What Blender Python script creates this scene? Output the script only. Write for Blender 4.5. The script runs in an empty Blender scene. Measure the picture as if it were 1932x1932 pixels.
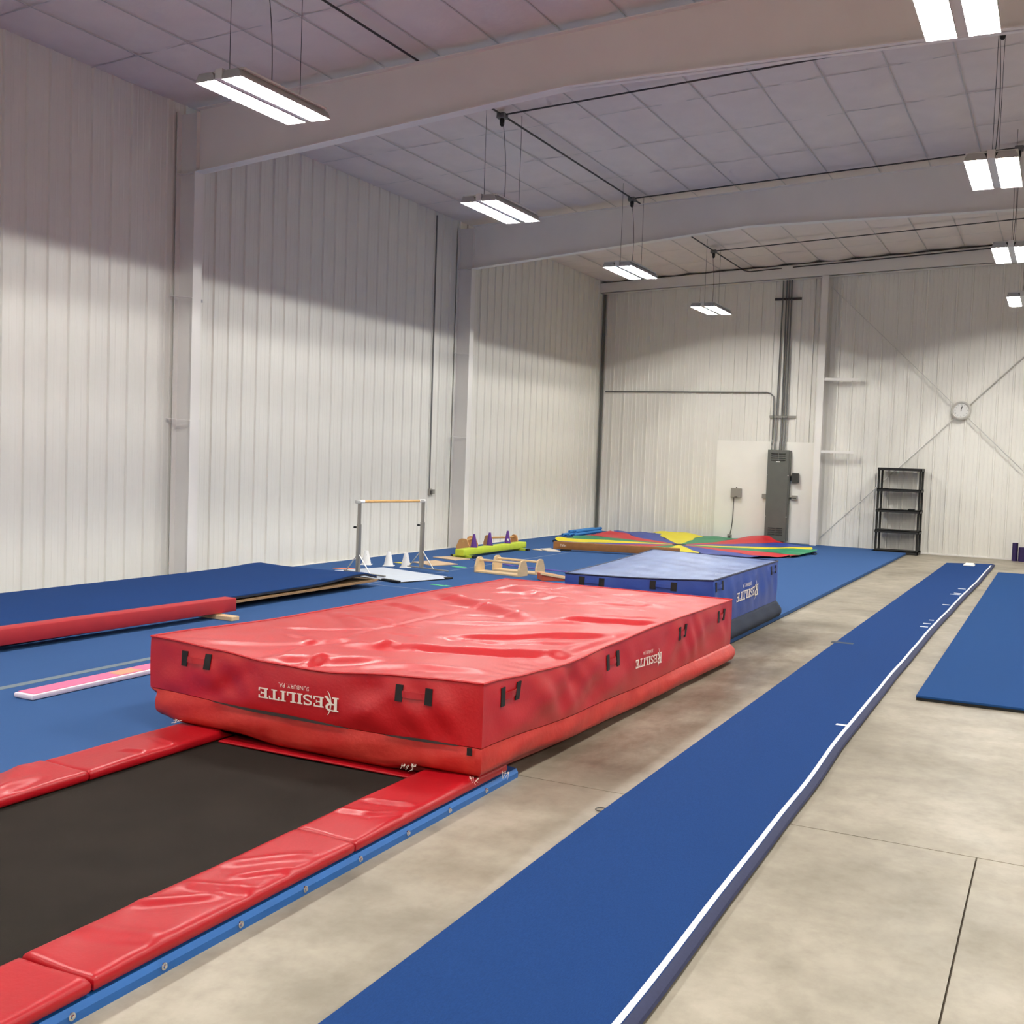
import bpy, bmesh, math, random
from mathutils import Vector, Matrix
random.seed(7)
PI = math.pi
sc = bpy.context.scene
COL = sc.collection

# ---------------------------------------------------------------- camera / world / exposure
CAM_F, CAM_YAW, CAM_PITCH, CAM_ROLL = 2066.98, 0.46410, -0.05090, 0.03490
cam_d = bpy.data.cameras.new('camera'); cam = bpy.data.objects.new('camera', cam_d); COL.objects.link(cam)
cam_d.sensor_fit = 'HORIZONTAL'; cam_d.sensor_width = 36.0; cam_d.lens = 36.0 * CAM_F / 1932.0
cam_d.clip_start = 0.05; cam_d.clip_end = 200
_f = Vector((-math.sin(CAM_YAW) * math.cos(CAM_PITCH), math.cos(CAM_YAW) * math.cos(CAM_PITCH), math.sin(CAM_PITCH)))
_r = Vector((math.cos(CAM_YAW), math.sin(CAM_YAW), 0)); _u = _r.cross(_f)
_r2 = _r * math.cos(CAM_ROLL) + _u * math.sin(CAM_ROLL); _u2 = -_r * math.sin(CAM_ROLL) + _u * math.cos(CAM_ROLL)
m = Matrix((_r2, _u2, -_f)).transposed().to_4x4(); m.translation = Vector((10.5205, 0, 1.85)); cam.matrix_world = m
sc.camera = cam
w = bpy.data.worlds.new('world'); sc.world = w; w.use_nodes = True
w.node_tree.nodes['Background'].inputs[0].default_value = (0.5, 0.55, 0.6, 1)
w.node_tree.nodes['Background'].inputs[1].default_value = 0.05
sc.view_settings.view_transform = 'Standard'; sc.view_settings.look = 'None'
sc.view_settings.gamma = 1.0; sc.view_settings.use_curve_mapping = False
sc.view_settings.exposure = 0.0
sc.cycles.max_bounces = 4; sc.cycles.diffuse_bounces = 4; sc.cycles.glossy_bounces = 3; sc.cycles.caustics_reflective = False; sc.cycles.caustics_refractive = False
sc.cycles.sample_clamp_indirect = 8.0; sc.cycles.use_adaptive_sampling = True; sc.cycles.adaptive_threshold = 0.1
LAMP_STRENGTH = 815.0
LAMP_COLOR = (0.985, 0.975, 0.91)

# ---------------------------------------------------------------- dimensions
YB = 25.755           # back wall
YN = -4.0             # wall behind the camera
XR = 22.0             # right wall
RIDGE = 11.0
RIB = 0.3048
ZCARPET = 0.05
def zceil(x): return 6.27 + 0.05 * (x if x <= RIDGE else 2 * RIDGE - x)

# ---------------------------------------------------------------- materials
def lin(c):
    return tuple(((v / 255.0) / 12.92 if v / 255.0 <= 0.04045 else ((v / 255.0 + 0.055) / 1.055) ** 2.4) for v in c)
def mat(name, rgb, rough=0.5, metal=0.0, var=0.0, vscale=5.0, bump=0.0, bscale=40.0, spec=0.5, stretch=None, coat=0.0, var2=None, detail=4.0):
    M = bpy.data.materials.new(name); M.use_nodes = True
    nt = M.node_tree; N = nt.nodes; L = nt.links; b = N['Principled BSDF']
    c = lin(rgb) if max(rgb) > 1.0 else rgb
    b.inputs['Base Color'].default_value = (*c, 1); b.inputs['Roughness'].default_value = rough
    b.inputs['Metallic'].default_value = metal; b.inputs['Specular IOR Level'].default_value = spec
    b.inputs['Coat Weight'].default_value = coat
    if var > 0 or bump > 0:
        tc = N.new('ShaderNodeTexCoord'); src = tc.outputs['Object']
        if stretch:
            mp = N.new('ShaderNodeMapping'); mp.inputs['Scale'].default_value = stretch; L.new(src, mp.inputs[0]); src = mp.outputs[0]
    if var > 0:
        n = N.new('ShaderNodeTexNoise'); n.inputs['Scale'].default_value = vscale; n.inputs['Detail'].default_value = detail
        L.new(src, n.inputs['Vector'])
        r = N.new('ShaderNodeValToRGB'); L.new(n.outputs['Fac'], r.inputs[0])
        lo = tuple(max(0, v * (1 - var)) for v in c); hi = lin(var2) if var2 else tuple(min(1, v * (1 + var)) for v in c)
        r.color_ramp.elements[0].position = 0.3; r.color_ramp.elements[1].position = 0.7
        r.color_ramp.elements[0].color = (*lo, 1); r.color_ramp.elements[1].color = (*hi, 1)
        L.new(r.outputs[0], b.inputs['Base Color'])
    if bump > 0:
        n2 = N.new('ShaderNodeTexNoise'); n2.inputs['Scale'].default_value = bscale; n2.inputs['Detail'].default_value = 3
        L.new(src, n2.inputs['Vector'])
        bp = N.new('ShaderNodeBump'); bp.inputs['Strength'].default_value = bump; bp.inputs['Distance'].default_value = 0.01
        L.new(n2.outputs['Fac'], bp.inputs['Height']); L.new(bp.outputs[0], b.inputs['Normal'])
    return M
def emit(name, col, s):
    M = bpy.data.materials.new(name); M.use_nodes = True; nt = M.node_tree
    nt.nodes.remove(nt.nodes['Principled BSDF']); e = nt.nodes.new('ShaderNodeEmission')
    e.inputs[0].default_value = (*col, 1); e.inputs[1].default_value = s
    nt.links.new(e.outputs[0], nt.nodes['Material Output'].inputs[0]); return M

MT = {}
MT['wall'] = mat('white_wall_panel', (230, 227, 220), 0.40, var=0.02, vscale=1.5)
MT['ceil'] = mat('white_insulation_facing', (226, 215, 211), 0.6, var=0.03, vscale=3.0, bump=0.25, bscale=14)  # pinkish tint of light bounced off the red mat is in the base colour
MT['band'] = mat('grey_band_crease_shade', (196, 192, 190), 0.6)
MT['steel_white'] = mat('white_painted_steel', (230, 226, 222), 0.45, var=0.02, vscale=2)
MT['trim_grey'] = mat('grey_trim', (110, 110, 106), 0.5)
MT['conduit'] = mat('galvanised_conduit', (120, 120, 120), 0.45, metal=0.6)
MT['conduit_dark'] = mat('dark_conduit', (62, 60, 60), 0.5, metal=0.3)
MT['wire'] = mat('dark_wire', (70, 68, 66), 0.5)
MT['black'] = mat('black_plastic', (12, 12, 12), 0.45)
MT['black_shelf'] = mat('black_resin', (15, 13, 11), 0.5, bump=0.1, bscale=200)
MT['lamp'] = emit('lamp_tube_glow', LAMP_COLOR, LAMP_STRENGTH)
MT['reflector'] = mat('lamp_reflector', (165, 165, 163), 0.5)
MT['housing'] = mat('lamp_housing', (215, 215, 212), 0.4)
MT['carpet'] = mat('blue_carpet', (60, 92, 142), 0.95, var=0.12, vscale=260, bump=0.35, bscale=420, spec=0.1)
MT['runway'] = mat('blue_runway_carpet', (30, 62, 116), 0.95, var=0.10, vscale=220, bump=0.35, bscale=420, spec=0.1, stretch=(1, 0.25, 1))
MT['runway_edge'] = mat('navy_runway_edge', (40, 46, 80), 0.8, var=0.1, vscale=60)
MT['mat_blue'] = mat('blue_carpet_foam', (36, 72, 124), 0.95, var=0.10, vscale=240, bump=0.35, bscale=420, spec=0.1)
MT['foam_dark'] = mat('dark_foam_edge', (34, 36, 48), 0.9)
MT['red_vinyl'] = mat('red_vinyl', (186, 14, 24), 0.40, var=0.06, vscale=3, bump=0.10, bscale=60, spec=0.9)
MT['red_side'] = mat('red_vinyl_side', (190, 26, 34), 0.42, var=0.08, vscale=5, bump=0.10, bscale=60)
MT['red_low'] = mat('worn_red_vinyl', (188, 32, 28), 0.45, var=0.10, vscale=6, bump=0.2, bscale=30, var2=(198, 58, 48))
MT['red_pad'] = mat('red_pad_vinyl', (172, 12, 26), 0.38, var=0.05, vscale=4, bump=0.08, bscale=50)
MT['red_beam'] = mat('red_suede', (178, 36, 44), 0.6, var=0.05, vscale=8)
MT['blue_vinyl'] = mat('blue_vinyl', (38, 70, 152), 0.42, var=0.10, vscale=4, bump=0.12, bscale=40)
MT['blue_top'] = mat('pale_blue_vinyl_top', (74, 96, 152), 0.42, var=0.12, vscale=5, bump=0.12, bscale=40, stretch=(1, 0.3, 1), var2=(106, 126, 174))
MT['navy_mesh'] = mat('navy_mesh', (8, 24, 48), 0.8, var=0.25, vscale=20)
MT['bed'] = mat('black_trampoline_bed', (38, 33, 29), 0.9, var=0.16, vscale=3, bump=0.3, bscale=500, spec=0.12)
MT['blue_rail'] = mat('blue_painted_rail', (32, 98, 172), 0.4, var=0.08, vscale=10)
MT['bolt'] = mat('zinc_bolt', (225, 225, 228), 0.2, metal=1.0)
MT['white_print'] = mat('white_print', (238, 226, 214), 0.5)
MT['strap'] = mat('black_webbing', (16, 13, 13), 0.8)
MT['red_handle'] = mat('red_handle', (166, 14, 26), 0.4)
MT['blue_handle'] = mat('blue_handle', (34, 64, 146), 0.4)
MT['zip'] = mat('dark_zip_gap', (30, 12, 10), 0.8)
MT['wood'] = mat('pale_birch', (226, 196, 152), 0.5, var=0.08, vscale=6, stretch=(1, 1, 8))
MT['ply'] = mat('plywood', (160, 128, 92), 0.6, var=0.10, vscale=8)
MT['ply_warm'] = mat('tan_plywood', (205, 150, 92), 0.55, var=0.08, vscale=7)
MT['board_tan'] = mat('tan_board', (214, 184, 150), 0.6, var=0.05, vscale=6)
MT['board_pale'] = mat('pale_board', (228, 216, 202), 0.6, var=0.04, vscale=6)
MT['beam_brown'] = mat('brown_suede_beam', (150, 98, 50), 0.7, var=0.10, vscale=10)
MT['rail_wood'] = mat('varnished_rail', (205, 160, 98), 0.35, var=0.08, vscale=20)
MT['metal'] = mat('grey_steel_tube', (168, 164, 156), 0.3, metal=0.75)
MT['metal_light'] = mat('light_steel', (210, 208, 204), 0.35, metal=0.5)
MT['white_plastic'] = mat('white_plastic', (244, 242, 240), 0.4)
MT['purple'] = mat('purple_plastic', (84, 30, 132), 0.4)
MT['purple_dark'] = mat('dark_purple_foam', (40, 22, 80), 0.6, var=0.1, vscale=20)
MT['purple_rope'] = mat('purple_rope', (140, 100, 200), 0.5)
MT['lime'] = mat('lime_suede', (190, 206, 58), 0.75, var=0.06, vscale=12)
MT['pink'] = mat('pink_suede', (236, 118, 158), 0.7, var=0.03, vscale=10)
MT['pink_side'] = mat('white_beam_side', (236, 222, 236), 0.6)
MT['barmat'] = mat('pale_grey_mat', (206, 214, 228), 0.5, var=0.03, vscale=6)
MT['para_yellow'] = mat('yellow_nylon', (236, 220, 20), 0.45, bump=0.15, bscale=30)
MT['para_green'] = mat('green_nylon', (22, 136, 92), 0.45, bump=0.15, bscale=30)
MT['para_red'] = mat('red_nylon', (206, 34, 46), 0.45, bump=0.15, bscale=30)
MT['para_blue'] = mat('blue_nylon', (42, 66, 160), 0.45, bump=0.15, bscale=30)
MT['noodle'] = mat('blue_foam_noodle', (58, 134, 204), 0.7)
MT['orange'] = mat('orange_rubber', (236, 140, 110), 0.6)
MT['orange_vinyl'] = mat('orange_vinyl', (214, 96, 62), 0.5)
MT['yellow_rub'] = mat('yellow_rubber', (238, 222, 80), 0.6)
MT['green_rub'] = mat('green_rubber', (92, 190, 140), 0.6)
MT['panel_grey'] = mat('grey_enamel_cabinet', (94, 95, 90), 0.5, var=0.05, vscale=6)
MT['panel_dark'] = mat('dark_louvre', (24, 24, 22), 0.7)
MT['box_grey'] = mat('grey_box', (146, 142, 134), 0.5)
MT['box_dark'] = mat('dark_grey_box', (52, 52, 48), 0.5)
MT['board_white'] = mat('white_painted_plywood', (240, 237, 230), 0.5, var=0.02, vscale=2)
MT['chrome'] = mat('brushed_silver', (216, 213, 208), 0.3, metal=0.45)
MT['clock_face'] = mat('clock_face', (222, 220, 218), 0.4)
MT['clock_ink'] = mat('clock_ink', (80, 76, 72), 0.6)
MT['tape'] = mat('white_tape', (226, 228, 232), 0.5)
MT['tape_dark'] = mat('dark_tape', (38, 52, 70), 0.6)
MT['seam'] = mat('grey_blue_seam_tape', (112, 128, 160), 0.8)
MT['strip_grey'] = mat('grey_seam_strip', (112, 126, 138), 0.8)
MT['tan_patch'] = mat('tan_patch', (214, 160, 130), 0.7)

def concrete():
    M = mat('polished_concrete', (186, 178, 162), 0.42, spec=0.35)
    nt = M.node_tree; N = nt.nodes; L = nt.links; b = N['Principled BSDF']
    tc = N.new('ShaderNodeTexCoord')
    def noise(scale, detail, vec=(1, 1, 1), rough=0.55):
        mp = N.new('ShaderNodeMapping'); mp.inputs['Scale'].default_value = vec; L.new(tc.outputs['Object'], mp.inputs[0])
        n = N.new('ShaderNodeTexNoise'); n.inputs['Scale'].default_value = scale; n.inputs['Detail'].default_value = detail
        n.inputs['Roughness'].default_value = rough; L.new(mp.outputs[0], n.inputs['Vector']); return n.outputs['Fac']
    def ramp(src, p0, c0, p1, c1):
        r = N.new('ShaderNodeValToRGB'); L.new(src, r.inputs[0]); e = r.color_ramp.elements
        e[0].position = p0; e[0].color = (*c0, 1); e[1].position = p1; e[1].color = (*c1, 1); return r.outputs[0]
    def mixc(fac, a, bb, mode='MULTIPLY'):
        x = N.new('ShaderNodeMix'); x.data_type = 'RGBA'; x.blend_type = mode
        if isinstance(fac, float): x.inputs[0].default_value = fac
        else: L.new(fac, x.inputs[0])
        L.new(a, x.inputs[6])
        if isinstance(bb, tuple): x.inputs[7].default_value = (*bb, 1)
        else: L.new(bb, x.inputs[7])
        return x.outputs[2]
    base = ramp(noise(0.9, 6, (1, 1, 1)), 0.3, lin((138, 129, 114)), 0.72, lin((180, 171, 155)))
    base = mixc(0.8, base, ramp(noise(3.2, 6, (1.25, 1.0, 1), 0.65), 0.34, (0.72, 0.71, 0.69), 0.6, (1, 1, 1)))
    base = mixc(0.6, base, ramp(noise(14, 5, (1, 1, 1), 0.6), 0.3, (0.88, 0.87, 0.86), 0.55, (1, 1, 1)))
    # brown grime plus painted red mat reflection on the strip beside the crash mats
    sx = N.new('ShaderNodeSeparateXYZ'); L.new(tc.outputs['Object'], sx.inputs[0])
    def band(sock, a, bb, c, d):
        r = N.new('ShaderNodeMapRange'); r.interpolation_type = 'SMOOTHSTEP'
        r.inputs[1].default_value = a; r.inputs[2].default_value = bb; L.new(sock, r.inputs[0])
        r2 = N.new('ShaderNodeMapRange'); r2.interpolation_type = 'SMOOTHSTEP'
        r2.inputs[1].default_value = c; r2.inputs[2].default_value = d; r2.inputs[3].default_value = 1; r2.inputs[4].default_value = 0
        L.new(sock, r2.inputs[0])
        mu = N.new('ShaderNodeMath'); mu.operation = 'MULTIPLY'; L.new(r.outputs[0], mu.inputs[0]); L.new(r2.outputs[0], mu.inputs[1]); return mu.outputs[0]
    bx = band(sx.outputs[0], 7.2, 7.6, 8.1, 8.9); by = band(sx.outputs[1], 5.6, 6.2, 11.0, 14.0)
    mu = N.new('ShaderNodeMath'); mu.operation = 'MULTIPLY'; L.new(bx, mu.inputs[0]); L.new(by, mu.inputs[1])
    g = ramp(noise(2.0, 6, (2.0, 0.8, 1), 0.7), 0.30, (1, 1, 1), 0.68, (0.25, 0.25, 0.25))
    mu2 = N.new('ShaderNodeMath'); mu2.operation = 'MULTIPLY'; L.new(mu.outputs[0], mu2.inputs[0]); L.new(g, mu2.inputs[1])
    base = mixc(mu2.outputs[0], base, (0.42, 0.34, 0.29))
    L.new(base, b.inputs['Base Color'])
    rr = N.new('ShaderNodeMapRange'); rr.inputs[3].default_value = 0.32; rr.inputs[4].default_value = 0.6
    L.new(noise(2.5, 4), rr.inputs[0]); L.new(rr.outputs[0], b.inputs['Roughness'])
    return M
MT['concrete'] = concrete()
MT['joint'] = mat('joint_filler', (78, 66, 54), 0.9)

# ---------------------------------------------------------------- mesh helpers
class MB:
    def __init__(s): s.v = []; s.f = []
    def add(s, vs, fs):
        o = len(s.v); s.v += [tuple(v) for v in vs]; s.f += [tuple(i + o for i in f) for f in fs]; return s
    def box(s, x0, x1, y0, y1, z0, z1):
        return s.add([(x0, y0, z0), (x1, y0, z0), (x1, y1, z0), (x0, y1, z0), (x0, y0, z1), (x1, y0, z1), (x1, y1, z1), (x0, y1, z1)],
                     [(3, 2, 1, 0), (4, 5, 6, 7), (0, 1, 5, 4), (1, 2, 6, 5), (2, 3, 7, 6), (3, 0, 4, 7)])
    def bar(s, a, b, wx, wy, up=(0, 0, 1)):
        a = Vector(a); b = Vector(b); d = (b - a).normalized(); up = Vector(up)
        if abs(d.dot(up)) > 0.95: up = Vector((1, 0, 0))
        sx = d.cross(up).normalized() * wx / 2; sy = sx.cross(d).normalized() * wy / 2
        vs = [p + i * sx + j * sy for p in (a, b) for (i, j) in ((-1, -1), (1, -1), (1, 1), (-1, 1))]
        return s.add(vs, [(3, 2, 1, 0), (4, 5, 6, 7), (0, 1, 5, 4), (1, 2, 6, 5), (2, 3, 7, 6), (3, 0, 4, 7)])
    def tube(s, pts, r, n=8, cap=True):
        pts = [Vector(p) for p in pts]; o = len(s.v); k = len(pts)
        rs = r if isinstance(r, (list, tuple)) else [r] * k
        d0 = (pts[1] - pts[0]).normalized(); up = Vector((0, 0, 1)) if abs(d0.z) < 0.9 else Vector((1, 0, 0))
        for i, p in enumerate(pts):
            d = (pts[min(i + 1, k - 1)] - pts[max(i - 1, 0)]).normalized()
            a = d.cross(up); a = a.normalized() if a.length > 1e-5 else Vector((1, 0, 0)); b = a.cross(d).normalized()
            for j in range(n):
                t = 2 * PI * j / n; s.v.append(tuple(p + (a * math.cos(t) + b * math.sin(t)) * rs[i]))
        for i in range(k - 1):
            for j in range(n):
                s.f.append((o + i * n + j, o + i * n + (j + 1) % n, o + (i + 1) * n + (j + 1) % n, o + (i + 1) * n + j))
        if cap:
            s.f.append(tuple(o + j for j in range(n))[::-1]); s.f.append(tuple(o + (k - 1) * n + j for j in range(n)))
        return s
    def prism(s, poly, fn0, fn1):
        n = len(poly); vs = [fn0(*p) for p in poly] + [fn1(*p) for p in poly]
        fs = [tuple(range(n))[::-1], tuple(range(n, 2 * n))] + [(i, (i + 1) % n, n + (i + 1) % n, n + i) for i in range(n)]
        return s.add(vs, fs)
    def lathe(s, prof, c, axis='z', n=16):
        o = len(s.v); k = len(prof); c = Vector(c)
        for (r, h) in prof:
            for j in range(n):
                t = 2 * PI * j / n
                v = {'z': (r * math.cos(t), r * math.sin(t), h), 'y': (r * math.cos(t), h, r * math.sin(t)), 'x': (h, r * math.cos(t), r * math.sin(t))}[axis]
                s.v.append(tuple(c + Vector(v)))
        for i in range(k - 1):
            for j in range(n):
                s.f.append((o + i * n + j, o + i * n + (j + 1) % n, o + (i + 1) * n + (j + 1) % n, o + (i + 1) * n + j))
        s.f.append(tuple(o + j for j in range(n))[::-1]); s.f.append(tuple(o + (k - 1) * n + j for j in range(n)))
        return s
    def grid(s, fn, nu, nv):
        o = len(s.v)
        for j in range(nv + 1):
            for i in range(nu + 1): s.v.append(tuple(fn(i / nu, j / nv)))
        for j in range(nv):
            for i in range(nu):
                a = o + j * (nu + 1) + i; s.f.append((a, a + 1, a + nu + 2, a + nu + 1))
        return s
    def mesh(s, name, material, smooth=False, bevel=0.0, weld=False, fixn=True):
        me = bpy.data.meshes.new(name); me.from_pydata(s.v, [], s.f)
        bm = bmesh.new(); bm.from_mesh(me)
        if weld: bmesh.ops.remove_doubles(bm, verts=bm.verts, dist=1e-5)
        if fixn: bmesh.ops.recalc_face_normals(bm, faces=bm.faces)
        if bevel > 0:
            es = [e for e in bm.edges if len(e.link_faces) == 2 and e.calc_face_angle(0) > 0.6]
            bmesh.ops.bevel(bm, geom=es, offset=bevel, segments=2, profile=0.5, affect='EDGES', clamp_overlap=True)
        bm.to_mesh(me); bm.free()
        if smooth:
            me.polygons.foreach_set('use_smooth', [True] * len(me.polygons))
            me.set_sharp_from_angle(angle=math.radians(smooth if smooth is not True else 40))
        me.materials.append(MT[material] if isinstance(material, str) else material)
        return me
    def build(s, name, material, parent=None, **k):
        return link(name, s.mesh(name, material, **k), parent)
def link(name, data, parent=None):
    o = bpy.data.objects.new(name, data); COL.objects.link(o)
    if parent is not None:
        o.parent = parent; o.matrix_parent_inverse = Matrix.Identity(4)
    return o
def tag(o, label, cat, group=None):
    o['label'] = label; o['category'] = cat
    if group: o['group'] = group
    return o
def thing(name, label, cat, loc=(0, 0, 0), rz=0, group=None):
    o = link(name, None); o.location = loc; o.rotation_euler = (0, 0, rz); return tag(o, label, cat, group)
def struct(o, label=None):
    o['kind'] = 'structure'
    if label: o['label'] = label
    return o
def copy_tree(o, parent=None):
    c = o.copy(); COL.objects.link(c)
    if parent is not None: c.parent = parent
    for ch in list(o.children): copy_tree(ch, c)
    return c
def smooth01(t): t = max(0, min(1, t)); return t * t * (3 - 2 * t)

# ================================================================ SETTING
# floor: sub-base with slabs on it (saw-cut joints between them)
fl = struct(MB().box(-0.3, XR + 0.3, YN - 0.3, YB + 0.3, -0.25, -0.012).build('floor', 'joint'))
JX, JY, G = 10.25, 5.66, 0.004
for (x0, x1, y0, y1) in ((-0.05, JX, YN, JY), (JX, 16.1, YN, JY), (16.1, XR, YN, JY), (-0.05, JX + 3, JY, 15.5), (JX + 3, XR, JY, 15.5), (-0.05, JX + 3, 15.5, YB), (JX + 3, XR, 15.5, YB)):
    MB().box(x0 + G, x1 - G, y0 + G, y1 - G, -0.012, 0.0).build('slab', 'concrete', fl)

# ribbed liner panels
def rib_profile(width, ribs):
    pts = [(0, 0)]
    for c in ribs:
        pts += [(c - 0.024, 0), (c - 0.015, 0.028), (c + 0.015, 0.028), (c + 0.024, 0)]
        for m_ in (0.105, 0.2):
            q = c + m_
            if q + 0.016 < width: pts += [(q - 0.016, 0), (q - 0.008, 0.004), (q + 0.008, 0.004), (q + 0.016, 0)]
    pts.append((width, 0)); return pts
PROF = rib_profile(3 * RIB, (0.05, 0.05 + RIB, 0.05 + 2 * RIB))
wl = struct(MB().box(-0.3, -0.012, YN - 0.3, YB + 0.3, 0, 6.9).build('wall_left', 'wall'))
def panel_left(h):
    b = MB(); n = len(PROF)
    vs = [(d, u, z) for z in (0.03, h) for (u, d) in PROF]; b.add(vs, [(i, i + 1, n + i + 1, n + i) for i in range(n - 1)]); return b.mesh('wall_panel', 'wall', fixn=False)
pm = panel_left(6.32)
y = 9.53 - 0.05 - 3 * RIB * 15
while y < YB - 0.02:
    if y + 3 * RIB > YN:
        if y + 3 * RIB > YB:
            b = MB(); P2 = [q for q in PROF if q[0] < YB - y] + [(YB - y, 0)]; n = len(P2)
            b.add([(d, u, z) for z in (0.03, 6.32) for (u, d) in P2], [(i, i + 1, n + i + 1, n + i) for i in range(n - 1)])
            o = b.build('wall_panel', 'wall', wl, fixn=False)
        else: o = link('wall_panel', pm, wl)
        o.location = (0, y, 0)
    y += 3 * RIB
wb = struct(MB().box(-0.3, XR + 0.3, YB + 0.012, YB + 0.3, 0, 7.0).build('wall_back', 'wall'))
x = 0.34 - 0.05 - 3 * RIB
while x < XR:
    P2 = [(min(max(x + u, 0.0), XR), d) for (u, d) in PROF]; P2 = [P2[i] for i in range(len(P2)) if i == 0 or P2[i] != P2[i - 1]]
    if P2[-1][0] - P2[0][0] > 0.03:
        n = len(P2); b = MB()
        b.add([(u, YB - d, 0.03) for (u, d) in P2] + [(u, YB - d, zceil(u) + 0.02) for (u, d) in P2], [(i, i + 1, n + i + 1, n + i) for i in range(n - 1)])
        b.build('wall_panel', 'wall', wb, fixn=False)
    x += 3 * RIB
struct(MB().box(XR, XR + 0.3, YN - 0.3, YB + 0.3, 0, 6.9).build('wall_right', 'wall'))
struct(MB().box(-0.3, XR + 0.3, YN - 0.3, YN, 0, 7.0).build('wall_front', 'wall'))
struct(MB().box(0.0, 0.035, YN, YB - 0.06, 0.0, 0.05).build('baseboard_left', 'steel_white', bevel=0.004))
struct(MB().box(0.06, XR, YB - 0.03, YB, 0.0, 0.035).build('baseboard_back', 'steel_white', bevel=0.004))

# ceiling: insulation facing sagging between the bands
def ceil_z(x, y):
    u = x / 0.762; v = (y - 10.96) / 1.48
    su = abs(math.sin(PI * u)); sv = abs(math.sin(PI * v))
    k = math.floor(u) * 7.13 + math.floor(v) * 3.7
    a = 0.065 + 0.018 * math.sin(k)
    wr = 0.012 * math.sin(9 * x + 3 * math.sin(2.3 * y)) * math.sin(5.1 * y + k)
    big = 1.0 if abs(math.floor(u)) % 2 else 0.75
    return zceil(x) + 0.01 - a * big * (su ** 0.8) * (0.12 + 0.88 * sv ** 0.5) - wr * su * sv
b = MB(); NX, NY = 290, 240
b.grid(lambda s, t: (XR * s, YN + (YB + 0.02 - YN) * t, ceil_z(XR * s, YN + (YB + 0.02 - YN) * t)), NX, NY)
ce = struct(b.build('ceiling', 'ceil', smooth=60, fixn=False))
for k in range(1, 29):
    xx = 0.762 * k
    if xx < XR - 0.1: MB().box(xx - 0.008, xx + 0.008, YN, YB - 0.05, zceil(xx) - 0.012, zceil(xx) - 0.009).build('band_crease_shade', 'band', ce)
for k in range(-10, 11):  # cross strips draw the shade of wrinkles in grey, not real straps
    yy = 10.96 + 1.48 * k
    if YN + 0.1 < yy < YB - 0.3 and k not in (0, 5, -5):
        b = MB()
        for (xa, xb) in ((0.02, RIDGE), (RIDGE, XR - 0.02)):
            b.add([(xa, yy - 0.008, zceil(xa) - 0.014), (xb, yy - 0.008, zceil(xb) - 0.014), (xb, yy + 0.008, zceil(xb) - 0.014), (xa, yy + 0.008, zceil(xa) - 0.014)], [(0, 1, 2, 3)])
        b.build('band_crease_shade', 'band', ce)
MB().box(-0.3, XR + 0.3, YN - 0.3, YB + 0.3, 7.05, 7.15).build('roof_deck', 'steel_white', ce)

# steel frames
def rafter_bottom(x):
    xx = x if x <= RIDGE else XR - x
    return 5.36 + (xx - 0.345) * (5.83 - 5.36) / (5.56 - 0.345) if xx < 5.56 else 5.83
def strip_along(b, fn, xs, y0, y1, th):
    for a_, b_ in zip(xs[:-1], xs[1:]):
        za, zb = fn(a_), fn(b_)
        b.add([(a_, y0, za), (b_, y0, zb), (b_, y1, zb), (a_, y1, za), (a_, y0, za + th), (b_, y0, zb + th), (b_, y1, zb + th), (a_, y1, za + th)],
              [(3, 2, 1, 0), (4, 5, 6, 7), (0, 1, 5, 4), (1, 2, 6, 5), (2, 3, 7, 6), (3, 0, 4, 7)])
def frame(yw, label):
    r = link('steel_frame', None); r.location = (0, 0, 0); struct(r, label)
    top = lambda x: zceil(x) - 0.135
    for side in (0, 1):
        X = (lambda v: v) if side == 0 else (lambda v: XR - v)
        c = MB()
        xa, xb = sorted((X(0.04), X(0.335))); c.box(xa, xb, yw - 0.005, yw + 0.005, 0.0, 6.13)
        xa, xb = sorted((X(0.335), X(0.348))); c.box(xa, xb, yw - 0.08, yw + 0.08, 0.0, 5.37)
        xa, xb = sorted((X(0.028), X(0.04))); c.box(xa, xb, yw - 0.08, yw + 0.08, 0.0, 6.15)
        xa, xb = sorted((X(0.02), X(0.42))); c.box(xa, xb, yw - 0.11, yw + 0.11, 0.0, 0.018)
        c.build('column', 'steel_white', r)
        k = MB(); xa, xb = sorted((X(0.348), X(0.356))); k.box(xa, xb, yw - 0.07, yw + 0.07, 5.36, 6.13)
        xa, xb = sorted((X(0.04), X(0.335))); k.box(xa, xb, yw - 0.07, yw + 0.07, 5.352, 5.362)
        k.build('knee_plate', 'steel_white', r)
        for z in (3.75, 2.17):
            for sy in (1, -1):
                MB().bar((X(0.345), yw + sy * 0.075, z), (X(0.03), yw + (0.42 if sy > 0 else -0.16), z + 0.02), 0.05, 0.006).build('flange_brace', 'steel_white', r)
    xs = [0.35, 5.56, RIDGE, XR - 5.56, XR - 0.35]
    b = MB(); strip_along(b, rafter_bottom, xs, yw - 0.08, yw + 0.08, 0.012); strip_along(b, top, [0.35, RIDGE, XR - 0.35], yw - 0.08, yw + 0.08, 0.012)
    poly = [(x, rafter_bottom(x)) for x in xs] + [(x, top(x)) for x in (XR - 0.35, RIDGE, 0.35)]
    b.prism(poly, lambda x, z: (x, yw - 0.005, z), lambda x, z: (x, yw + 0.005, z))
    b.build('rafter', 'steel_white', r)
    return r
frame(10.96, 'white painted steel column and tapered rafter, nearer of the two along the ribbed wall')
frame(18.35, 'white painted steel column and tapered rafter beyond the kip bar')
frame(3.55, 'white painted steel column and tapered rafter beside the red low beam')

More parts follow.
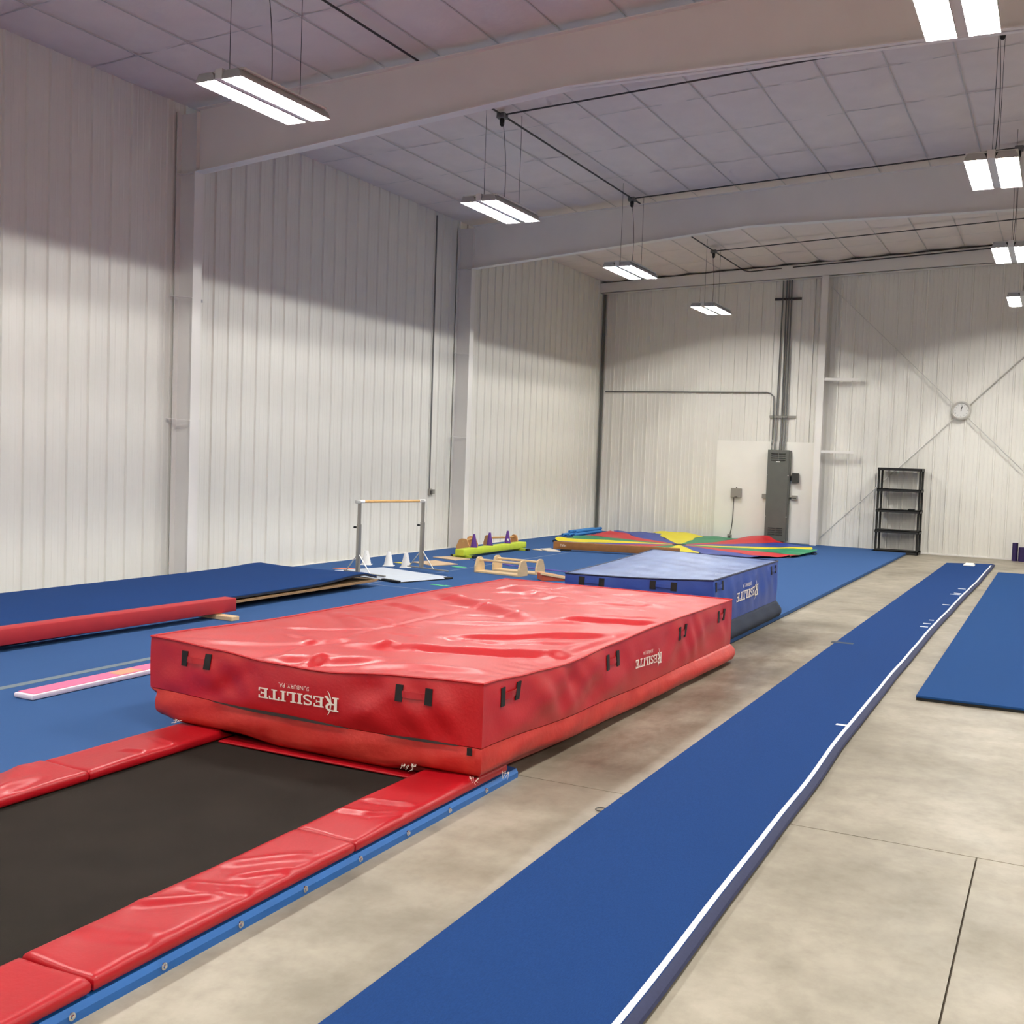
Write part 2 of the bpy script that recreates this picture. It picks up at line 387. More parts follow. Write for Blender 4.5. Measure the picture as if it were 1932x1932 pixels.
# end wall frame: rafter, column, braces, rods
ef = struct(link('end_frame', None), 'white end wall framing with one column and cross rods')
b = MB(); bot = lambda x: 5.97 + 0.036 * (x if x < RIDGE else XR - x)
poly = [(0.0, bot(0)), (RIDGE, bot(RIDGE)), (XR, bot(XR)), (XR, zceil(XR) - 0.06), (RIDGE, zceil(RIDGE) - 0.06), (0.0, zceil(0) - 0.06)]
b.prism(poly, lambda x, z: (x, 25.50, z), lambda x, z: (x, 25.51, z))
strip_along(b, bot, [0, RIDGE, XR], 25.50, YB - 0.03, 0.012)
b.build('end_rafter', 'steel_white', ef)
for xc in (5.50, 11.45, 16.5):
    b = MB().box(xc - 0.075, xc + 0.075, 25.44, 25.452, 0, bot(xc)); b.box(xc - 0.005, xc + 0.005, 25.45, 25.70, 0, bot(xc)); b.box(xc - 0.075, xc + 0.075, 25.69, 25.70, 0, bot(xc))
    b.box(xc - 0.1, xc + 0.1, 25.42, 25.72, 0, 0.015)
    b.build('end_column', 'steel_white', ef)
    for z in (3.84, 2.20):
        b = MB().bar((xc + 0.07, 25.455, z), (xc + 0.80, 25.52, z), 0.006, 0.06); b.bar((xc + 0.07, 25.50, z + 0.028), (xc + 0.80, 25.565, z + 0.028), 0.09, 0.006)
        b.build('brace_arm', 'steel_white', ef)
MB().tube([(5.60, 25.64, 5.95), (11.35, 25.64, 0.38)], 0.011, 6).build('cross_rod', 'metal_light', ef)
MB().tube([(5.60, 25.67, 0.22), (11.35, 25.67, 6.05)], 0.011, 6).build('cross_rod', 'metal_light', ef)
b = MB().box(0.03, 0.045, YB - 0.12, YB - 0.05, 0, 6.0); b.box(0.045, 0.085, YB - 0.06, YB - 0.045, 0, 6.0)
struct(b.build('trim_1', 'trim_grey'))
struct(MB().box(0.115, 0.14, YB - 0.045, YB - 0.02, 0, 6.0).build('trim_2', 'steel_white'))

# ================================================================ LIGHTS
LZ = 5.05
def make_light():
    r = thing('high_bay_light', 'twin bank fluorescent high bay light hanging on thin wires', 'light')
    H = 0.075
    def bank(cx):
        b = MB()
        pr = [(-0.108, 0.0), (-0.102, 0.03), (-0.075, H), (0.075, H), (0.102, 0.03), (0.108, 0.0)]
        n = len(pr); L2 = 0.645
        b.add([(cx + q, yy, z) for yy in (-L2, L2) for (q, z) in pr], [(i, i + 1, n + i + 1, n + i) for i in range(n - 1)])
        b.add([(cx + q, -L2, z) for (q, z) in pr], [tuple(range(n))]); b.add([(cx + q, L2, z) for (q, z) in pr], [tuple(range(n))])
        return b
    for cx in (-0.148, 0.148):
        rf = bank(cx).build('reflector', 'reflector', r, fixn=False)
        for k in (-0.066, 0.0, 0.066):
            MB().tube([(cx + k, -0.61, 0.048), (cx + k, 0.61, 0.048)], 0.004, 5, False).build('lamp_tube', 'lamp', rf)
    b = MB().box(-0.0395, 0.0395, -0.645, 0.645, 0.010, 0.10); b.box(-0.25, 0.25, -0.60, 0.60, H + 0.002, H + 0.022)
    b.build('housing', 'housing', r, bevel=0.004)
    return r
proto = make_light()
ROWX = (3.73, 9.69, 15.65); LY = (-1.45, 3.35, 8.17, 12.95, 17.78, 22.60)
names = {0: 'row along the ribbed side wall', 1: 'row above the runway', 2: 'opposite side row'}
spot = {3.35: 'above the trampoline', 8.17: 'before the first steel rafter', 12.95: 'between the two steel rafters', 17.78: 'just before the second steel rafter', 22.60: 'nearest the end wall', -1.45: 'at the entrance end'}
first = True
for ri, X in enumerate(ROWX):
    for Y in LY:
        o = proto if first else copy_tree(proto); first = False
        o.location = (X, Y, LZ)
        o['label'] = 'high bay light %s, %s' % (spot[Y], names[ri]); o['group'] = 'hanging high bay lights'
        for dy in (-0.5, 0.5):
            zc_ = ceil_z(X, Y + dy)
            MB().tube([(0, dy, 0.09), (0, dy, zc_ - LZ)], 0.003, 5).build('hanging_wire', 'wire', o)
        # power cord
        if ri < 2 and Y > 0:
            zc_ = zceil(X) - 0.24
            MB().tube([(-0.02 + 0.03 * math.sin(PI * t / 8) , 0.1 * (1 - t / 8.0), 0.10 + (zc_ - LZ - 0.10) * t / 8.0) for t in range(9)], 0.0045, 5).build('power_cord', 'wire', o)

# conduits on the ceiling
def ccond(pts, r, label, nm='conduit', m_='conduit_dark', cat='conduit', grp=None):
    return tag(MB().tube(pts, r, 6).build(nm, m_, smooth=True), label, cat, grp)
cx = 3.64
pts = [(cx, yy, zceil(cx) - 0.10) for yy in (-1.4, 3.4, 8.2, 13.05, 17.9, 22.9, 25.2)] + [(cx, 25.38, zceil(cx) - 0.10), (cx + 0.12, 25.44, zceil(cx) - 0.12), (4.5, 25.44, zceil(4.5) - 0.12)]
ccond(pts, 0.013, 'long dark conduit running under the ceiling above the row of lights by the ribbed wall')
for yy, lab in ((13.05, 'between the two steel rafters'), (17.95, 'beside the second steel rafter'), (22.9, 'in the bay of the end wall')):
    ccond([(x_, yy, zceil(x_) - 0.10) for x_ in (cx, 6, 9.69, 10.9)], 0.011, 'dark conduit crossing the ceiling ' + lab)
ccond([(x_, 25.44, zceil(x_) - 0.12) for x_ in (4.75, 7, 9, 10.9)], 0.014, 'dark conduit along the top of the end wall, right of the riser pipes')
jspot = {8.2: 'before the first steel rafter', 13.05: 'between the two steel rafters', 17.95: 'at the second steel rafter', 22.9: 'in the end bay'}
for X, nm in ((cx, 'over the lights by the ribbed wall'), (9.69, 'over the lights above the runway')):
    for yy in (8.2, 13.05, 17.95, 22.9):
        t = thing('junction_box', 'small ceiling junction box %s, %s' % (nm, jspot[yy]), 'junction box', (X, yy, zceil(X) - 0.15), 0, 'ceiling junction boxes')
        MB().box(-0.06, 0.06, -0.06, 0.06, 0, 0.07).build('box', 'conduit', t, bevel=0.008)
        MB().lathe([(0.028, 0.0), (0.034, -0.02), (0.03, -0.08), (0.012, -0.10)], (0, 0, 0), 'z', 10).build('cord_socket', 'black', t, smooth=True)

# ================================================================ BLUE CARPETED FLOOR
ct = thing('carpet', 'large blue carpeted foam floor area reaching to both white walls', 'carpet')
b = MB(); poly = [(0.10, -2.0), (5.60, -2.0), (5.60, 5.45), (5.36, 5.45), (5.36, 10.28), (7.57, 10.28), (7.57, 25.06), (6.83, 25.06), (6.83, YB - 0.06), (0.10, YB - 0.06)]
b.prism(poly, lambda x, y: (x, y, 0.012), lambda x, y: (x, y, ZCARPET)); b.build('carpet_surface', 'carpet', ct)
b = MB(); b.prism([(p[0] - (0.004 if p[0] > 1 else -0.004), p[1]) for p in poly], lambda x, y: (x, y, 0.0), lambda x, y: (x, y, 0.012)); b.build('foam_edge', 'foam_dark', ct)
def strip(x0, x1, y0, y1, m_, nm='seam_strip'): MB().box(x0, x1, y0, y1, ZCARPET - 0.002, ZCARPET + 0.002).build(nm, m_, ct)
strip(2.145, 2.17, 12.4, 19.25, 'seam'); strip(2.17, 3.9, 12.36, 12.385, 'seam'); strip(3.73, 3.81, 3.0, 8.2, 'strip_grey')

# ================================================================ SOFT BOX (crash mats, pads)
def soft_rings(x0, x1, y0, y1, nx, ny, top, side, levels):
    """top(x,y)->z ; levels: list of functions k -> (x,y,nxn,nyn,s) giving xyz of ring point. Returns MB"""
    b = MB()
    def P(i, j): return (x0 + (x1 - x0) * i / nx, y0 + (y1 - y0) * j / ny)
    b.grid(lambda s, t: (x0 + (x1 - x0) * s, y0 + (y1 - y0) * t, top(x0 + (x1 - x0) * s, y0 + (y1 - y0) * t)), nx, ny)
    ring = [(i, 0) for i in range(nx)] + [(nx, j) for j in range(ny)] + [(i, ny) for i in range(nx, 0, -1)] + [(0, j) for j in range(ny, 0, -1)]
    idx = [j * (nx + 1) + i for (i, j) in ring]; n = len(ring)
    prev = idx
    for lv in levels:
        o = len(b.v)
        for (i, j) in ring:
            x, y = P(i, j)
            nxn = (-1 if i == 0 else 1 if i == nx else 0); nyn = (-1 if j == 0 else 1 if j == ny else 0)
            l = math.hypot(nxn, nyn); b.v.append(tuple(lv(x, y, nxn / l, nyn / l)))
        cur = list(range(o, o + n))
        for k in range(n): b.f.append((prev[k], prev[(k + 1) % n], cur[(k + 1) % n], cur[k]))
        prev = cur
    b.f.append(tuple(prev)[::-1])
    return b
def lerp_tab(t, tab):
    if t <= tab[0][0]: return tab[0][1]
    for (a, va), (c, vc) in zip(tab[:-1], tab[1:]):
        if t <= c: return va + (vc - va) * smooth01((t - a) / (c - a))
    return tab[-1][1]
def fold(x, y, p0, p1, wd, am):
    dx, dy = p1[0] - p0[0], p1[1] - p0[1]; L2 = dx * dx + dy * dy; t = ((x - p0[0]) * dx + (y - p0[1]) * dy) / L2
    L1 = math.sqrt(L2); d = ((x - p0[0]) * dy - (y - p0[1]) * dx) / L1
    if t < -0.1 or t > 1.1 or abs(d) > 4 * wd: return 0.0
    e = smooth01((t + 0.1) / 0.3) * smooth01((1.1 - t) / 0.3)
    q = d / wd
    return am * e * (math.exp(-q * q) - 0.6 * math.exp(-(q - 1.6) ** 2))

# slab letters for the printed logo (unit height, u right, v up)
def rect(a, b_, c, d): return [(a, b_), (c, b_), (c, d), (a, d)]
def stroke(pts, th):
    out = []
    nrm = []
    for i in range(len(pts)):
        a = pts[max(i - 1, 0)]; c = pts[min(i + 1, len(pts) - 1)]; dx, dy = c[0] - a[0], c[1] - a[1]; l = math.hypot(dx, dy) or 1
        nrm.append((-dy / l, dx / l))
    for i in range(len(pts) - 1):
        t0 = th[i] if isinstance(th, list) else th; t1 = th[i + 1] if isinstance(th, list) else th
        (ax, ay), (bx, by) = pts[i], pts[i + 1]; (n0x, n0y), (n1x, n1y) = nrm[i], nrm[i + 1]
        out.append([(ax - n0x * t0 / 2, ay - n0y * t0 / 2), (bx - n1x * t1 / 2, by - n1y * t1 / 2), (bx + n1x * t1 / 2, by + n1y * t1 / 2), (ax + n0x * t0 / 2, ay + n0y * t0 / 2)])
    return out
def arc(cx_, cy_, rx, ry, a0, a1, n=8): return [(cx_ + rx * math.cos(math.radians(a0 + (a1 - a0) * k / n)), cy_ + ry * math.sin(math.radians(a0 + (a1 - a0) * k / n))) for k in range(n + 1)]
def glyph(ch):
    if ch == 'E': return [rect(.10, 0, .30, 1), rect(0, .87, .80, 1), rect(0, 0, .82, .13), rect(.30, .44, .62, .56), rect(.68, .70, .80, .87), rect(.70, .13, .82, .32), rect(.54, .36, .62, .64)], .90
    if ch == 'I': return [rect(.12, 0, .32, 1), rect(0, 0, .44, .12), rect(0, .88, .44, 1)], .52
    if ch == 'L': return [rect(.12, 0, .32, 1), rect(0, .88, .46, 1), rect(0, 0, .74, .13), rect(.62, .13, .74, .38)], .82
    if ch == 'T': return [rect(.34, 0, .54, 1), rect(0, .87, .88, 1), rect(0, .66, .12, .87), rect(.76, .66, .88, .87), rect(.20, 0, .68, .12)], .96
    if ch == 'S': return stroke(arc(.38, .74, .28, .20, 25, 270) + arc(.38, .27, .30, .21, 90, -155), .15) + [rect(.60, .70, .70, 1.0), rect(.04, 0, .14, .30)], .80
    if ch == 'R': return [rect(.10, 0, .28, 1), rect(0, 0, .40, .10), rect(0, .90, .5, 1), rect(.28, .46, .5, .56)] + stroke(arc(.48, .73, .24, .22, 90, -90), .15) + stroke([(.42, .50), (.60, .25), (.72, .04), (.84, .04)], .16), .86
    return [], .5
def logo(name, parent, fn, width, material, sub=True):
    """fn(u,v)->xyz, u 0..width reading direction, v up"""
    polys = []; u = 0.0; R_S = 1.32
    g, adv = glyph('R'); polys += [[(a * R_S, c * R_S - 0.12) for a, c in p] for p in g]; u = adv * R_S + 0.05
    for ch in 'ESILITE':
        g, adv = glyph(ch); polys += [[(a + u, c) for a, c in p] for p in g]; u += adv
    # crescent swoosh through the R (outlined)
    ou = [(0.52 + 0.55 * math.cos(math.radians(a)) + 0.62, 0.5 + 1.25 * math.sin(math.radians(a))) for a in range(118, 245, 9)]
    inn = [(0.52 + 0.42 * math.cos(math.radians(a)) + 0.55, 0.5 + 1.25 * math.sin(math.radians(a))) for a in range(118, 245, 9)]
    polys += stroke(ou, 0.05) + stroke(inn, 0.05)
    s = width / u; b = MB()
    VS = 0.70
    for p in polys: b.add([fn(a * s, (0.5 + (c - 0.5) * VS) * s) for a, c in p], [tuple(range(len(p)))])
    o = b.build(name, material, parent, fixn=False)
    if sub:
        cu = bpy.data.curves.new('sub', 'FONT'); cu.body = 'SUNBURY, PA.'; cu.size = 0.40 * s; cu.resolution_u = 2
        tmp = bpy.data.objects.new('tmp', cu); COL.objects.link(tmp); dg = bpy.context.evaluated_depsgraph_get()
        me = bpy.data.meshes.new_from_object(tmp.evaluated_get(dg)); bpy.data.objects.remove(tmp)
        wd = max(v.co.x for v in me.vertices); sx = (2.5 * s) / wd
        for v in me.vertices: v.co = fn(2.35 * s + v.co.x * sx, -0.36 * s + v.co.y)
        me.materials.append(MT[material]); link('printed_lettering', me, parent)
    return o
def handle_set(parent, fn, nrm, spots, wd, hgt, tabw, hm):
    """fn(u,z)->Vector on the face; spots = list of (u, ztop)"""
    for (u, zt) in spots:
        n = Vector(nrm)
        b = MB(); k = 8
        P0 = [fn(u + tabw * 0.85 + (wd - 1.7 * tabw) * i / k, zt - hgt * 0.34) + n * (0.004 + 0.010 * math.sin(PI * i / k)) for i in range(k + 1)]
        P1 = [fn(u + tabw * 0.85 + (wd - 1.7 * tabw) * i / k, zt - hgt * 0.72) + n * (0.004 + 0.012 * math.sin(PI * i / k)) for i in range(k + 1)]
        for A, Bv in ((P0, P1),):
            vs = A + Bv + [p - n * 0.003 for p in A] + [p - n * 0.003 for p in Bv]; m_ = k + 1
            fs = [(i, i + 1, m_ + i + 1, m_ + i) for i in range(k)] + [(2 * m_ + i, 3 * m_ + i, 3 * m_ + i + 1, 2 * m_ + i + 1) for i in range(k)]
            fs += [(i, 2 * m_ + i, 2 * m_ + i + 1, i + 1) for i in range(k)] + [(m_ + i, m_ + i + 1, 3 * m_ + i + 1, 3 * m_ + i) for i in range(k)]
            b.add(vs, fs)
        h = b.build('handle', hm, parent)
        for du in (0, wd - tabw):
            q = [fn(u + du, zt), fn(u + du + tabw, zt), fn(u + du + tabw, zt - hgt), fn(u + du, zt - hgt)]
            b = MB().add([p + n * 0.002 for p in q] + [p + n * 0.007 for p in q], [(0, 1, 2, 3), (7, 6, 5, 4), (0, 4, 5, 1), (1, 5, 6, 2), (2, 6, 7, 3), (3, 7, 4, 0)])
            b.build('strap_tab', 'strap', h)

# ---------------------------------------------------------------- red crash mat
RX0, RX1, RY0, RY1 = 5.46, 7.83, 5.11, 10.02
def r_top(x, y):
    s = (x - RX0) / (RX1 - RX0); t = (y - RY0) / (RY1 - RY0)
    near = lerp_tab(x, [(5.46, .640), (6.0, .612), (6.4, .582), (6.75, .574), (7.3, .612), (7.83, .632)])
    right = lerp_tab(y, [(5.11, .632), (5.6, .60), (6.25, .572), (7.0, .59), (7.9, .604), (10.02, .586)])
    left = lerp_tab(y, [(5.11, .640), (6.5, .605), (8.0, .60), (10.02, .588)])
    far = 0.586
    mid = 0.602 + 0.018 * math.sin(2.2 * y + 1.3 * x) * math.sin(1.9 * x + 0.4)
    ws = [(1 - smooth01(t / 0.12), near), (smooth01((s - 0.72) / 0.28), right), (1 - smooth01(s / 0.25), left), (smooth01((t - 0.85) / 0.15), far)]
    z = mid
    tw = sum(a for a, _ in ws)
    if tw > 0:
        zz = sum(a * v for a, v in ws) / tw; z = mid + (zz - mid) * min(1, max(a for a, _ in ws))
    inner = smooth01(s / 0.04) * smooth01((1 - s) / 0.04) * smooth01(t / 0.02) * smooth01((1 - t) / 0.03)
    f = 0
    for (p0, p1, wd, am) in FOLDS: f += fold(x, y, p0, p1, wd, am)
    # sewn centre seam
    f -= 0.010 * math.exp(-((x - 6.27 - 0.02 * math.sin(2 * y)) / 0.018) ** 2)
    f += 0.0035 * math.sin(14 * x + 5 * math.sin(3 * y)) * math.sin(6 * y + 2 * math.sin(5 * x)) 
    e1 = math.exp(-(y - RY0) / 0.10) * smooth01((x - 6.2) / 0.5); e2 = math.exp(-(RX1 - x) / 0.10) * (1 - smooth01((y - 5.9) / 0.8))
    f += 0.007 * e1 * math.sin(46 * x + 9 * y) + 0.007 * e2 * math.sin(44 * y + 12 * x)
    return z + f * inner
FOLDS = [((6.45, 5.75), (7.75, 6.50), 0.055, 0.030), ((6.75, 6.50), (7.70, 7.30), 0.05, 0.024), ((7.10, 7.66), (7.80, 8.05), 0.05, 0.022),
         ((5.55, 8.55), (7.05, 7.50), 0.09, 0.030), ((6.30, 5.20), (6.95, 5.52), 0.05, 0.028), ((7.62, 6.10), (7.78, 7.50), 0.05, 0.014),
         ((5.60, 6.90), (6.20, 6.40), 0.06, 0.016), ((5.7, 9.5), (6.9, 8.6), 0.08, 0.018), ((6.5, 9.6), (7.6, 9.0), 0.07, 0.016), ((5.75, 5.25), (6.35, 5.9), 0.05, 0.012),
         ((6.9, 5.3), (7.6, 5.55), 0.06, 0.016), ((6.55, 5.14), (6.62, 5.5), 0.03, 0.018), ((6.4, 7.0), (7.4, 7.62), 0.04, 0.012), ((5.6, 7.6), (6.2, 7.35), 0.05, 0.015)]
_rg = random.Random(5)
for _k in range(26):
    _x, _y, _a, _l = _rg.uniform(5.6, 7.3), _rg.uniform(5.3, 9.6), math.radians(_rg.gauss(28, 14)), _rg.uniform(0.25, 0.7)
    FOLDS.append(((_x, _y), (min(7.8, _x + _l * math.cos(_a)), _y + _l * math.sin(_a)), _rg.uniform(0.022, 0.038), _rg.uniform(0.006, 0.012)))
def r_seam(x, y):
    zn = lerp_tab(x, [(5.46, .320), (6.4, .284), (7.1, .274), (7.83, .285)])
    zr = lerp_tab(y, [(5.11, .285), (6.5, .225), (8.0, .192), (10.02, .176)])
    zl = .32 + (.19 - .32) * smooth01((y - RY0) / 3.0)
    if y <= RY0 + 1e-6: return zn
    if x >= RX1 - 1e-6: return zr
    if x <= RX0 + 1e-6: return zl
    return .176
def r_bot(x, y):
    t = smooth01((y - 5.62) / 1.5)
    zn = lerp_tab(x, [(5.46, .150), (5.66, .122), (6.1, .118), (6.5, .085), (7.2, .08), (7.45, .118), (7.83, .118)])
    return zn + (0.008 - zn) * t if x < 7.5 else lerp_tab(y, [(5.11, .119), (5.62, .117), (6.5, .06), (7.9, .028), (10.02, .008)])
def r_side(x, y, nx, ny, f):
    """outward offset of the upper cover, f = 0 top .. 1 seam"""
    e = math.sin(PI * f) ** 0.7
    if abs(nx) > 0.1 and abs(ny) > 0.1: return 0.004 * e
    u = x if abs(ny) > 0.5 else y
    c = smooth01(min(abs(x - RX0) + abs(y - RY0), abs(x - RX1) + abs(y - RY0), abs(x - RX1) + abs(y - RY1)) / 0.25)
    w1 = 0.010 * math.sin(7.5 * u + 5.0 * f + 1.2 * math.sin(3 * u)) + 0.006 * math.sin(17 * u - 6 * f + 2 * math.sin(5 * u))
    if ny < -0.5: w1 += 0.012 * math.exp(-((u - 7.15 - 0.5 * (0.5 - f)) / 0.10) ** 2) - 0.010 * math.exp(-((u - 6.15 + 0.4 * (f - 0.5)) / 0.08) ** 2)
    else: w1 += 0.022 * math.exp(-((u - 6.55 - 0.5 * f) / 0.14) ** 2) * f - 0.018 * math.exp(-((u - 6.20 - 0.45 * f) / 0.09) ** 2) + 0.014 * math.exp(-((u - 5.75 - .3 * f) / 0.12) ** 2)
    w1 *= 1 - 0.85 * math.exp(-((u - (6.6 if ny < -0.5 else 7.7)) / 0.42) ** 4)
    return (0.010 + w1) * e * c
rm = thing('crash_mat', 'large red vinyl crash mat lying across the trampoline end and concrete', 'crash mat')
NXR, NYR = 110, 210
lev = []
for k in range(1, 13):
    f = k / 12.0
    def lv(x, y, nx, ny, f=f):
        zt, zs = r_top(x, y), r_seam(x, y); o = r_side(x, y, nx, ny, f)
        return (x + nx * o, y + ny * o, zt + (zs - zt) * f)
    lev.append(lv)
soft_rings(RX0, RX1, RY0, RY1, NXR, NYR, r_top, None, lev).build('upper_cover', 'red_vinyl', rm, smooth=60)
# lower section: slightly inset at the near left, bulging beyond the seam on the right
lev = []
for k in range(1, 11):
    f = k / 10.0
    def lv(x, y, nx, ny, f=f):
        zs, zb = r_seam(x, y) - 0.004, r_bot(x, y)
        bul = 0.016 * math.sin(PI * min(1, f * 1.05)) ** 0.7 - 0.03 * max(0, f - 0.85) / 0.15
        if nx > 0.5: bul += 0.05 * smooth01((y - 7.0) / 3) * math.sin(PI * f * 0.9)
        u = x if abs(ny) > 0.5 else y
        bul += 0.005 * math.sin(9 * u + 4 * f) * math.sin(PI * f)
        ins = 0.06 * (1 - smooth01((x - RX0) / 0.25)) * (1 if y < RY0 + 0.3 else 0) if nx < 0.5 else 0
        return (x + nx * (bul - 0.006) + ins, y + ny * (bul - 0.004), zs + (zb - zs) * f)
    lev.append(lv)
b = soft_rings(RX0, RX1, RY0, RY1, 80, 130, lambda x, y: r_seam(x, y) - 0.004 if (x < RX0 + 1e-4 or x > RX1 - 1e-4 or y < RY0 + 1e-4 or y > RY1 - 1e-4) else 0.20 + 0.09 * (1 - smooth01((y - RY0) / 2)) - 0.02, None, lev)
b.build('lower_section', 'red_low', rm, smooth=60)
def edge_tube(b, pts, r): b.tube(pts, r, 6)
b = MB(); n = 90
b.tube([(RX0 + (RX1 - RX0) * i / n, RY0 - 0.002, r_top(RX0 + (RX1 - RX0) * i / n, RY0) + 0.002) for i in range(n + 1)] +
       [(RX1 + 0.002, RY0 + (RY1 - RY0) * i / 150, r_top(RX1, RY0 + (RY1 - RY0) * i / 150) + 0.002) for i in range(1, 151)] +
       [(RX1 - (RX1 - RX0) * i / 40, RY1, r_top(RX1 - (RX1 - RX0) * i / 40, RY1) + 0.002) for i in range(1, 41)] +
       [(RX0, RY1 - (RY1 - RY0) * i / 120, r_top(RX0, RY1 - (RY1 - RY0) * i / 120) + 0.002) for i in range(1, 121)], 0.007, 6)
b.build('piping', 'red_side', rm, smooth=True)
b = MB()
zx = [5.98 + (6.98 - 5.98) * i / 24 for i in range(25)]
b.add([(x_, RY0 - 0.012, r_seam(x_, RY0) + 0.002 + 0.008 * math.sin(PI * i / 24)) for i, x_ in enumerate(zx)] + [(x_, RY0 - 0.020, r_seam(x_, RY0) - 0.008 * math.sin(PI * i / 24)) for i, x_ in enumerate(zx)], [(i, i + 1, 26 + i, 25 + i) for i in range(24)])
zx = [7.22 + (7.70 - 7.22) * i / 16 for i in range(17)]
b.add([(x_, RY0 - 0.012, r_seam(x_, RY0) + 0.002 + 0.006 * math.sin(PI * i / 16)) for i, x_ in enumerate(zx)] + [(x_, RY0 - 0.020, r_seam(x_, RY0) - 0.006 * math.sin(PI * i / 16)) for i, x_ in enumerate(zx)], [(i, i + 1, 18 + i, 17 + i) for i in range(16)])
b.build('zip_gap', 'zip', rm)
MB().box(7.755, 7.785, RY0 - 0.026, RY0 - 0.020, 0.245, 0.285).build('zip_pull', 'strap', rm)
def red_near(u, z): 
    zt, zs = r_top(u, RY0), r_seam(u, RY0); f = (zt - z) / (zt - zs); return Vector((u, RY0 - r_side(u, RY0, 0, -1, max(0, min(1, f))), z))
def red_right(u, z):
    zt, zs = r_top(RX1, u), r_seam(RX1, u); f = (zt - z) / (zt - zs); return Vector((RX1 + r_side(RX1, u, 1, 0, max(0, min(1, f))), u, z))
handle_set(rm, red_near, (0, -1, 0), [(5.725, .582), (7.29, .570)], 0.235, 0.092, 0.047, 'red_handle')
handle_set(rm, red_right, (1, 0, 0), [(5.30, .580), (6.86, .53), (8.39, .53), (9.53, .53)], 0.25, 0.105, 0.050, 'red_handle')
# logos printed upside down
logo('printed_logo', rm, lambda u, v: tuple(red_near(6.91 - u, 0.392 + 0.054 - v) + Vector((0, -0.007, 0))), 0.585, 'white_print')
logo('printed_logo', rm, lambda u, v: tuple(red_right(8.00 - u, 0.398 - v + 0.032 * u / 0.6) + Vector((0.007, 0, 0))), 0.60, 'white_print')
# frayed threads at the lower corners
for (px_, py_, pz_) in ((5.70, RY0 - 0.004, 0.135), (7.36, RY0 - 0.01, 0.12), (7.43, RY0 - 0.012, 0.13), (7.80, RY0 - 0.012, 0.12), (7.86, 5.35, 0.10)):
    b = MB()
    for k in range(7):
        a0, a1, a2 = random.uniform(-.03, .03), random.uniform(-.03, .0), random.uniform(-.03, .012)
        b.tube([(px_ + a0, py_, pz_ + .01), (px_ + a0 * .6 + random.uniform(-.01, .01), py_ - .012, pz_ + a2 * .6), (px_ + a0 + random.uniform(-.015, .015), py_ - .02, pz_ + a2)], 0.0012, 4)
    o = b.build('frayed_thread', 'white_print', rm)

# ---------------------------------------------------------------- blue crash mat
BX0, BX1, BY0, BY1 = 5.95, 7.53, 10.42, 13.13
def b_top(x, y):
    s = (x - BX0) / (BX1 - BX0); t = (y - BY0) / (BY1 - BY0)
    z = (.655 * (1 - s) + .705 * s) * (1 - t) + (.735 * (1 - s) + .708 * s) * t
    inner = smooth01(s / 0.06) * smooth01((1 - s) / 0.06) * smooth01(t / 0.04) * smooth01((1 - t) / 0.04)
    z += inner * (0.006 * math.sin(5 * y + 2 * x) + 0.008 * math.sin(3.1 * x + 1.0) + 0.004 * math.sin(16 * y + 7 * x) * math.sin(4 * x)) - 0.012 * math.sin(PI * t) * (1 - smooth01(s / 0.3)) - 0.012 * math.sin(PI * s) * (1 - smooth01(t / .2))
    return z
def b_seam(x, y): return 0.235
def b_bot(x, y): return 0.054
def b_side(x, y, nx, ny, f):
    e = math.sin(PI * f) ** 0.7
    if abs(nx) > 0.1 and abs(ny) > 0.1: return 0.004 * e
    u = x if abs(ny) > 0.5 else y
    return (0.012 + 0.006 * math.sin(8 * u + 3 * f) + 0.004 * math.sin(19 * u - 5 * f)) * e
bmn = thing('crash_mat', 'blue vinyl crash mat with paler streaked top and navy lower band behind the red one', 'crash mat')
lev = []
for k in range(1, 9):
    f = k / 8.0
    def lv(x, y, nx, ny, f=f):
        zt, zs = b_top(x, y), b_seam(x, y); o = b_side(x, y, nx, ny, f); return (x + nx * o, y + ny * o, zt + (zs - zt) * f)
    lev.append(lv)
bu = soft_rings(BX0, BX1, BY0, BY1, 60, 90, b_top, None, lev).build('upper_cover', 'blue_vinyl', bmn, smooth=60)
bu.data.materials.append(MT['blue_top'])  # top faces take a paler, streaked blue than the sides
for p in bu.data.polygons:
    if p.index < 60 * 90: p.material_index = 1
lev = []
for k in range(1, 9):
    f = k / 8.0
    def lv(x, y, nx, ny, f=f):
        zs, zb = b_seam(x, y) - 0.003, b_bot(x, y); bul = 0.014 + 0.065 * smooth01(f * 1.6) - 0.03 * max(0, f - 0.8) / 0.2 + 0.003 * math.sin(11 * (x + y))
        return (x + nx * bul, y + ny * bul, zs + (zb - zs) * f)
    lev.append(lv)
soft_rings(BX0, BX1, BY0, BY1, 40, 60, lambda x, y: b_seam(x, y) - 0.003, None, lev).build('lower_band', 'navy_mesh', bmn, smooth=60)
b = MB()
b.tube([(BX0 + (BX1 - BX0) * i / 30, BY0, b_top(BX0 + (BX1 - BX0) * i / 30, BY0)) for i in range(31)] + [(BX1, BY0 + (BY1 - BY0) * i / 40, b_top(BX1, BY0 + (BY1 - BY0) * i / 40)) for i in range(1, 41)] +
       [(BX1 - (BX1 - BX0) * i / 30, BY1, b_top(BX1 - (BX1 - BX0) * i / 30, BY1)) for i in range(1, 31)] + [(BX0, BY1 - (BY1 - BY0) * i / 40, b_top(BX0, BY1 - (BY1 - BY0) * i / 40)) for i in range(1, 41)], 0.009, 6)
b.build('piping', mat('navy_piping', (14, 26, 66), 0.5), bmn, smooth=True)
